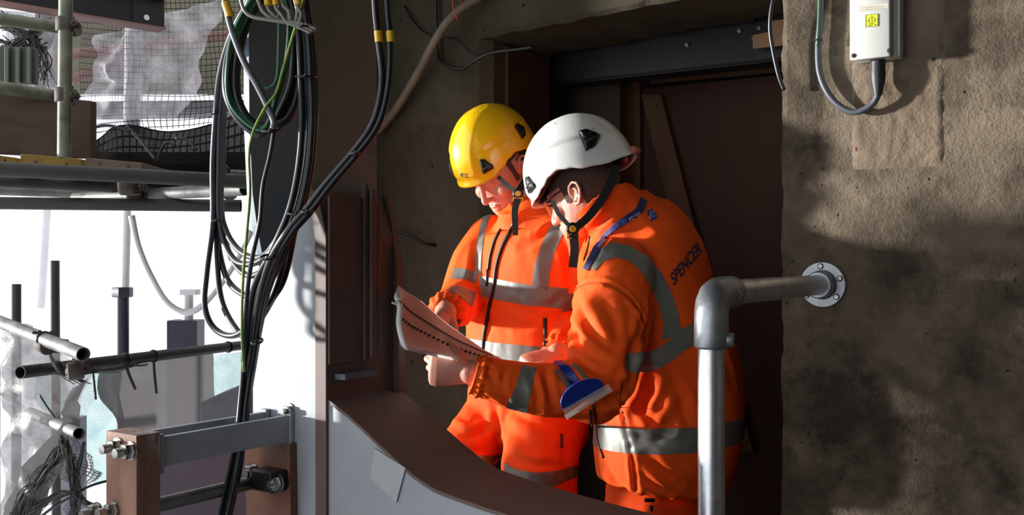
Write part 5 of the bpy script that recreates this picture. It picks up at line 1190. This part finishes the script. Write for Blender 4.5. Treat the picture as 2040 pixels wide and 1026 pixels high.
# blue arm badge holder with clear window at the elbow
hb_ = bpy.data.objects.new('arm_holder', None); COL.objects.link(hb_); hb_.parent = man; hb_.location = P(1160,790,2.235)-world_loc(man)
blue_p = mat('blue_plastic', (22,52,150), (18,44,132), scale=8, rough=.35)
aa = P(1118,806,2.205); ab = P(1200,766,2.235); ah = (ab-aa); an = Vector((.25,-.93,-.25)).normalized(); up_ = an.cross(ah.normalized()).normalized(); up_ = up_ if up_.z > 0 else -up_
bm = BM(); pts = [aa+ah*(.5-.52*math.cos(t))+up_*(.034*math.sin(t))+an*.0 for t in [math.pi*k/16 for k in range(17)]]+[ab-up_*.014, aa-up_*.014]
prism(bm, pts, an*.006, bev=.0015); obj('blue_plate', bm, blue_p, hb_)
bm = BM(); d0 = P(1126,831,2.20); d1 = P(1217,774,2.235)
for s, off in ((0,.0),):
    prism(bm, [aa-up_*.008+an*.010, ab+an*.010+ah.normalized()*.012, d1+an*.014, d0+an*.014], -an*.002)
    prism(bm, [d0+an*.014, d1+an*.014, d1-an*.006, d0-an*.006], up_*.002)
clear_p = mat('clear_plastic', (226,220,214), rough=.12, alpha=.16, spec=.5)
obj('clear_window', bm, clear_p, hb_)
surfstrap(tj_A, [(1112,722),(1128,738),(1147,760),(1160,778)], .020, .003, 'holder_strap', blue_p, hb_, off=.003)
surfstrap(tj_A, [(1108,738),(1122,758),(1136,776)], .012, .002, 'holder_band', tape_m, hb_, off=.0028)
surfstrap(tj_A, [(1142,728),(1158,744),(1168,760)], .008, .002, 'holder_band', tape_m, hb_, off=.004)

# =================================================================== MAN WITH THE YELLOW HELMET
KB = 1.05
def PB(x, y, d): return P(x, y, d*KB)
fB = Vector((-.70, -.71, 0)).normalized(); lB = Vector((-fB.y, fB.x, 0))
manB = person((.08, 3.10, 0), 'person in orange hi-vis suit and yellow helmet, facing us, looking down at the booklet')
frHB = frame(fB, 31, 0); hcB = PB(986, 313, 2.93); hdB = hcB-frHB[2]*.038+Vector((.004,0,-.004)); frB = frame(fB, 46, 0)
bm = BM(); head_geo(bm, hdB, frB)
nbB = PB(1050, 420, 2.95)
limb(bm, [nbB, nbB.lerp(hdB, .5)+Vector((.02,.01,-.01)), hdB+frB[0]*-.03-frB[2]*.04], [.066,.060,.060])
ringloft(bm, spine([(PB(1045,800,2.96),.15,.11),(PB(1052,700,2.96),.15,.11),(PB(1060,560,2.95),.16,.11),(PB(1066,480,2.94),.16,.09),(PB(1055,430,2.94),.08,.07)], fB), 24, 2.2)
cB = PB(1066, 478, 2.94)
shRB = cB-lB*.185; shLB = cB+lB*.185; elRB = PB(917,600,2.90); wrRB = PB(888,622,2.42); elLB = PB(1160,660,2.86); wrLB = PB(1108,707,2.50)
limb(bm, [shRB, elRB, wrRB], [.05,.042,.029]); limb(bm, [shLB, elLB, wrLB], [.05,.042,.029]); limb(bm, [shRB, cB, shLB], [.05,.07,.05])
hipsB = [PB(1045,830,2.96)+lB*.10*s_ for s_ in (-1,1)]
feetB = [Vector((-.14, 3.14, .10)), Vector((.10, 2.90, .10))]; kneesB = [PB(928,965,2.86), PB(1072,985,2.72)]
build_legs(bm, hipsB, kneesB, feetB, .07, .05, .035)
hand(bm, wrRB, Vector((-.10,-.62,-.62)), Vector((.25,-.75,.25))*1.0+Vector((0,0,-.5)), Vector((-.1,-.6,.6))*0+Vector((.9,-.2,.1)), .95, curls=((28,38,25),(32,40,25),(36,42,28),(40,45,30)), thumb=((.25,-.8,-.5),(-.05,-.85,-.5),(-.15,-.8,-.5)))
hand(bm, wrLB, Vector((-.80,-.50,-.25)), Vector((-.25,.35,-.85)), Vector((-.3,-.8,.3)), .97, curls=((20,35,20),(24,38,22),(26,40,25),(28,40,25)), thumb=((-.6,-.75,-.1),(-.8,-.55,-.15),(-.9,-.4,-.2)), spread=.05)
bodyB = remesh('body', bm, .0026, 2, .45); treeB = bvh(bodyB); link('body', bodyB, skin, manB)
hair_shell(bodyB, hdB, frB, lambda x, y, z: ((z > .045) & (x < .075)) | ((x < -.022) & (z > -.05)) | ((x < .03) & (x > -.022) & (z > .018)) | ((x > .010) & (x < .028) & (z > -.030)), manB)
bm = BM(); tube(bm, [hdB+frB[0]*x+frB[1]*y+frB[2]*z for x, y, z in ((.096,.010,.045),(.099,.024,.050),(.092,.044,.046))], [.003,.0045,.003], 8); tube(bm, [hdB+frB[0]*x-frB[1]*y+frB[2]*z for x, y, z in ((.096,.010,.045),(.099,.024,.050),(.092,.044,.046))], [.003,.0045,.003], 8); obj('eyebrows', bm, hair_m, manB, smooth=True)
bm = BM(); tube(bm, [hdB+frB[0]*x+frB[1]*y+frB[2]*z for x, y, z in ((.0985,-.020,-.0635),(.1045,0,-.064),(.0985,.022,-.0625))], [.0022,.0035,.0022], 8); obj('mouth', bm, mat('lip_red', (140,62,54), rough=.5), manB, smooth=True)
# trousers
bm = BM(); ringloft(bm, spine([(PB(1042,850,2.96),.18,.145),(PB(1046,790,2.96),.195,.15),(PB(1050,730,2.96),.185,.14)], fB), 26, 2.3)
limb(bm, [hipsB[0]+Z*-.01, PB(936,890,2.90), PB(928,965,2.86), feetB[0].lerp(kneesB[0],.5), feetB[0]+Z*.02], [.120,.088,.088,.085,.080])
limb(bm, [hipsB[1]+Z*-.01, PB(1080,880,2.80), PB(1076,985,2.72), feetB[1].lerp(kneesB[1],.5), feetB[1]+Z*.02], [.130,.118,.108,.092,.082])
trB = remesh('trousers', bm, .0068, 6); tt = bvh(trB); wrinkle(trB, 21, .005, .12, 12)
creases(trB, tt, [([(985,800),(988,840),(998,890)],.012,-.014),([(905,860),(935,870),(985,845)],.010,-.007),([(900,835),(940,850),(980,825)],.010,.005),([(1000,850),(1040,870),(1060,900)],.014,-.006),([(1010,810),(1050,835),(1110,845)],.012,-.006),([(895,880),(930,900),(980,895)],.009,-.005),([(1005,900),(1060,925),(1130,925)],.010,-.006),([(1130,850),(1125,900),(1135,950)],.010,-.006)])
tt = bvh(trB); tro = link('trousers', trB, orange_d, manB)
ribbonband(trB, [(884,876),(915,893),(950,907),(985,908),(1000,903)], [(886,902),(915,925),(950,938),(985,932),(1000,928)], 'reflective_band', tape_m, tro)
ribbonband(trB, [(1004,922),(1030,936),(1070,942),(1110,938),(1135,930),(1158,926)], [(1008,952),(1030,966),(1062,978),(1085,980),(1112,965),(1148,950)], 'reflective_band', tape_m, tro)
surfline(tt, [(1118,866),(1118,892)], .004, 'pocket_zip', zip_m, tro, .001)
surfline(tt, [(1130,925),(1146,950),(1136,978),(1100,992)], .0012, 'pocket_seam', orange_d, tro, .0005)
boots(manB, feetB, fB)
# jacket
bm = BM()
tsB = [(PB(1050,752,2.96),.205,.160),(PB(1053,700,2.96),.212,.166),(PB(1056,620,2.96),.218,.166),(PB(1063,545,2.95),.226,.163),(PB(1067,485,2.94),.215,.150),(PB(1060,440,2.94),.165,.125),(PB(1050,418,2.93),.105,.10)]
ringloft(bm, spine(tsB, fB), 40, 2.25, dome='top')
c0, c1 = PB(1054,440,2.94), PB(1043,401,2.915); cd = (c1-c0).normalized(); ca_ = lB; cf = cd.cross(ca_).normalized(); rings = []
for q, a, b in ((0,.105,.110),(.4,.088,.095),(1,.084,.090),(1,.072,.078),(.4,.076,.082),(0,.08,.09)):
    cc = c0.lerp(c1, q); rings.append([bm.verts.new(cc+ca_*a*math.cos(t)+cf*b*math.sin(t)) for t in [2*math.pi*k/40 for k in range(40)]])
for i in range(5):
    for k in range(40): bm.faces.new((rings[i][k], rings[i][(k+1) % 40], rings[i+1][(k+1) % 40], rings[i+1][k]))
bm.faces.new(rings[0][::-1]); bm.faces.new(rings[-1])
armRB = [shRB, shRB.lerp(elRB,.5)+Vector((-.01,0,0)), elRB, elRB.lerp(wrRB,.55), wrRB-(wrRB-elRB).normalized()*.02]
armLB = [shLB, shLB.lerp(elLB,.5), elLB, elLB.lerp(wrLB,.55), wrLB-(wrLB-elLB).normalized()*.02]
limb(bm, armRB+[wrRB+(wrRB-elRB).normalized()*.0], [.088,.080,.068,.056,.048,.034], dome=False); sphere(bm, shRB, .086, 18); limb(bm, armLB, [.09,.082,.072,.060,.046], dome=False); sphere(bm, shLB, .088, 18)
jacketB = remesh('jacket', bm, .0064, 6); tjB = bvh(jacketB); wrinkle(jacketB, 31, .0035, .11, 12)
creases(jacketB, tjB, [([(950,480),(945,530),(938,570)],.010,-.009),([(1020,610),(1060,625),(1110,630)],.012,-.007),([(1000,640),(1040,650),(1085,640)],.011,-.006),([(1035,470),(1075,455),(1100,440)],.010,.006),([(1040,490),(1075,475),(1095,450)],.010,-.006),([(1125,470),(1128,520),(1138,570)],.009,-.010),([(955,600),(975,640),(965,690)],.009,-.005),([(1120,590),(1095,610),(1060,605)],.010,-.006),([(905,600),(925,610),(940,640)],.008,-.007),([(880,600),(895,620),(900,650)],.006,-.006)])
co = arr(jacketB).astype(np.float64)
for A_, B_ in ((armRB[3], armRB[4]), (armLB[3], armLB[4])):
    b_ = np.array(B_); ax = (np.array(B_)-np.array(A_)); ax /= np.linalg.norm(ax); rel = co-b_; s_ = rel@ax; rad = rel-s_[:, None]*ax; rr = np.linalg.norm(rad, axis=1)
    inc = (s_ > -.05) & (s_ < .02) & (rr < .07); ang = np.arctan2(rad[:, 2], rad[:, 0]); co += np.where(inc, .003*np.sin(ang*13)+.003*np.sin(s_*2*math.pi/.022), 0)[:, None]*(rad/np.maximum(rr, 1e-6)[:, None])
setco(jacketB, co); tjB = bvh(jacketB); jkB = link('jacket', jacketB, orange, manB)
c, _ = facec(jacketB); dR, dL = chaind(c, armRB)/.088, chaind(c, armLB)/.09; dT = chaind(c, [np.array(s[0]) for s in tsB])/.22
tor = dT < np.minimum(dR, dL); aR = (~tor) & (dR < dL); aL = (~tor) & (dL <= dR)
hband(PB(1060,572,2.95), Vector(tsB[4][0])-Vector(tsB[2][0]), .030, tor, me=jacketB, par=jkB)
hband(PB(1054,695,2.96), Vector(tsB[2][0])-Vector(tsB[0][0]), .026, tor, me=jacketB, par=jkB)
up1 = (elRB-shRB).normalized(); ribbonband(jacketB, [(905,533),(928,536),(949,543)], [(900,556),(925,557),(949,564)], 'reflective_band', tape_m, jkB); ribbonband(jacketB, [(898,571),(922,572),(948,584)], [(892,592),(916,592),(940,612)], 'reflective_band', tape_m, jkB)
up2 = (elLB-shLB).normalized(); hband(shLB.lerp(elLB, .62), up2, .026, aL, me=jacketB, par=jkB)
ribbonband(jacketB, [(1108,432),(1095,455),(1078,490),(1066,525),(1060,565)], [(1136,440),(1120,470),(1104,505),(1096,540),(1092,580)], 'reflective_band', tape_m, jkB)
ribbonband(jacketB, [(982,400),(966,418),(956,450),(950,490),(948,545)], [(984,412),(974,440),(964,475),(960,510),(958,545)], 'reflective_band', tape_m, jkB)
surfline(tjB, [(1028,432),(1018,460),(1002,490),(990,530),(984,575),(974,620),(965,670),(962,718)], .0058, 'front_zip', zip_m, jkB, .002)
surfline(tjB, [(998,457),(986,480),(977,510),(973,538)], .0050, 'chest_pocket_zip', zip_m, jkB, .001)
surfline(tjB, [(972,538),(971,570)], .0030, 'zip_puller', zip_m, jkB, .004)
surfline(tjB, [(1086,634),(1086,690)], .0058, 'side_pocket_zip', zip_m, jkB, .001)
surfline(tjB, [(978,401),(968,412),(980,410)], .004, 'collar_clip', black_pl, jkB, .002)
bm = BM(); p, n_ = hit(tjB, 912, 640, .002); lathe(bm, p, n_, [(0,.007),(.003,.007),(.004,.004)], 14); obj('cuff_stud', bm, black_pl, jkB)
# helmet
helB, SB = helmet('yellow_helmet', hcB, frHB, yellow_h, manB, s=1.0)
hbt = bvh(helB.data); 
hv = BVHTree.FromPolygons([v.co for v in helB.data.vertices], [tuple(p.vertices) for p in helB.data.polygons])
pxtext('helmet_lettering', 'PETZL', hv, (918,353), (16,1), (-1,-8), mat('black_ink', (22,24,20)), helB, off=.0008, sub=0, thick=.01)
bkB = PB(1032, 386, 2.775)
strap([PB(992,352,2.82), PB(1010,368,2.80), PB(1027,382,2.78)], Vector((-.3,-1,.1)), .013, .002, 'chin_strap', blackcloth, helB)
strap(crom([PB(1052,330,2.84), PB(1046,358,2.81), PB(1034,380,2.78)], 4), Vector((.2,-1,.1)), .020, .002, 'chin_strap', blackcloth, helB)
strap(crom([PB(1031,396,2.77), PB(1026,418,2.765), PB(1026,440,2.76), PB(1027,469,2.76)], 4), Vector((-.2,-1,.1)), .021, .002, 'strap_tail', blackcloth, helB, taper=(1.0,.75))
buckle(bkB, helB, .95)

# =================================================================== THE BOOKLET
paper = sheet_mat('bounce_tinted_paper', (255,238,230), .28, 0, 5, 0, 0, bump=0)  # pink tint puts orange bounce from the jackets into the paper
paper_w = mat('white_page_edges', (240,238,236), rough=.8)
bk_ = thing('booklet', P(880, 660, 2.45), 'open ring-bound paper booklet with curled white page edges held by both men', 'booklet')
def leaf(name, top, bot, curl, parent, m, th=.0035, nx=20, ny=10):
    """leaf between two 3-D polylines, with a rolled left edge"""
    T, B_ = crom(top, 6), crom(bot, 6); n = min(len(T), len(B_)); bm = BM(); g = []
    for i in range(n):
        row = []
        for k in range(ny+1):
            v = k/ny; p = T[i].lerp(B_[i], v); nn = Vector((.1,-.75,.6)).normalized(); p = p+nn*(curl*math.sin(v*math.pi)*(1-i/n*.5)+.010*math.exp(-(i/2.2)**2)); row.append(bm.verts.new(p))
        g.append(row)
    fs = []
    for i in range(n-1):
        for k in range(ny): fs.append(bm.faces.new((g[i][k], g[i+1][k], g[i+1][k+1], g[i][k+1])))
    pos = [[v.co.copy() for v in r] for r in g]; bmesh.ops.solidify(bm, geom=fs, thickness=th); return obj(name, bm, m, parent, smooth=True, angle=50), pos
F0 = [P(795,605,2.11), P(835,632,2.17), P(900,672,2.26), P(960,700,2.33), P(1000,716,2.38)]
T0 = [P(796,578,2.14), P(838,600,2.22), P(890,645,2.32), P(945,684,2.40), P(985,712,2.45)]
L0 = [P(804,688,2.07), P(842,697,2.135), P(890,708,2.225), P(945,718,2.285), P(1000,724,2.33)]
(lf1, g1), (lf2, g2) = leaf('upper_leaf', T0, F0, .008, bk_, paper), leaf('lower_leaf', F0, L0, -.006, bk_, paper)
for k, (d, o) in enumerate(((Vector((-.004,.004,.004)), .5), (Vector((-.007,.008,-.002)), 1))):
    leaf('under_page', [p+d for p in T0], [p+d+Vector((-.003,.004,-.004)) for p in F0], .006, bk_, paper_w, .0012); leaf('under_page', [p+d for p in F0], [p+d+Vector((-.002,.006,-.006)) for p in L0], -.008, bk_, paper_w, .0012)
hole = mat('punched_hole', (40,30,30), rough=.8)
row = crom([Vector(r[0]).lerp(r[10], .42+.0*i) for i, r in enumerate(g2)], 3); fn_ = (g2[0][10]-g2[0][0]).cross(g2[6][5]-g2[0][5]).normalized(); fn_ = fn_ if fn_.y < 0 else -fn_
nr = len(row)-1
for k in range(22):
    t = .02+k/21*.80; p = row[int(t*nr)].lerp(row[min(nr, int(t*nr)+1)], t*nr-int(t*nr))
    ii = t*(len(g2)-1); r0_ = g2[int(ii)]; r1_ = g2[min(len(g2)-1, int(ii)+1)]; p = r0_[4].lerp(r1_[4], ii-int(ii))
    nrm = (r0_[5]-r0_[3]).cross(g2[min(len(g2)-1, int(ii)+1)][4]-g2[max(0, int(ii)-1)][4]).normalized(); nrm = nrm if nrm.y < 0 else -nrm
    bm = BM(); lathe(bm, p+nrm*.0002, nrm, [(-.002,.0026),(.0038,.0026),(.0041,.0016)], 10); obj('binding_hole', bm, hole, lf2)
bm = BM(); tube(bm, [r[10]+Vector((0,-.003,.001)) for r in g1[:-3]], .0016, 6); obj('fold_shadow_line', bm, mat('fold_shadow_grey', (120,98,98), rough=.8), bk_, smooth=True)  # shadow in the page fold put into a grey line
bm = BM(); ed = crom([T0[0], T0[0].lerp(F0[0],.5)+Vector((-.006,-.004,0)), F0[0]+Vector((.002,0,-.002)), F0[0].lerp(L0[0],.5)+Vector((-.004,-.003,0)), L0[0]+Vector((.002,0,.001)), L0[0].lerp(L0[1],.5)-Z*.002, L0[1]], 6)
tube(bm, ed, [.0035+.003*math.sin(math.pi*k/(len(ed)-1)) for k in range(len(ed))], 10); obj('curled_edge', bm, paper_w, bk_, smooth=True)
bm = BM(); a, b = P(781,603,2.10), P(802,609,2.11); tube(bm, [a, b], .0024, 8); o = obj('bookmark_pin', bm, paper_w, bk_)
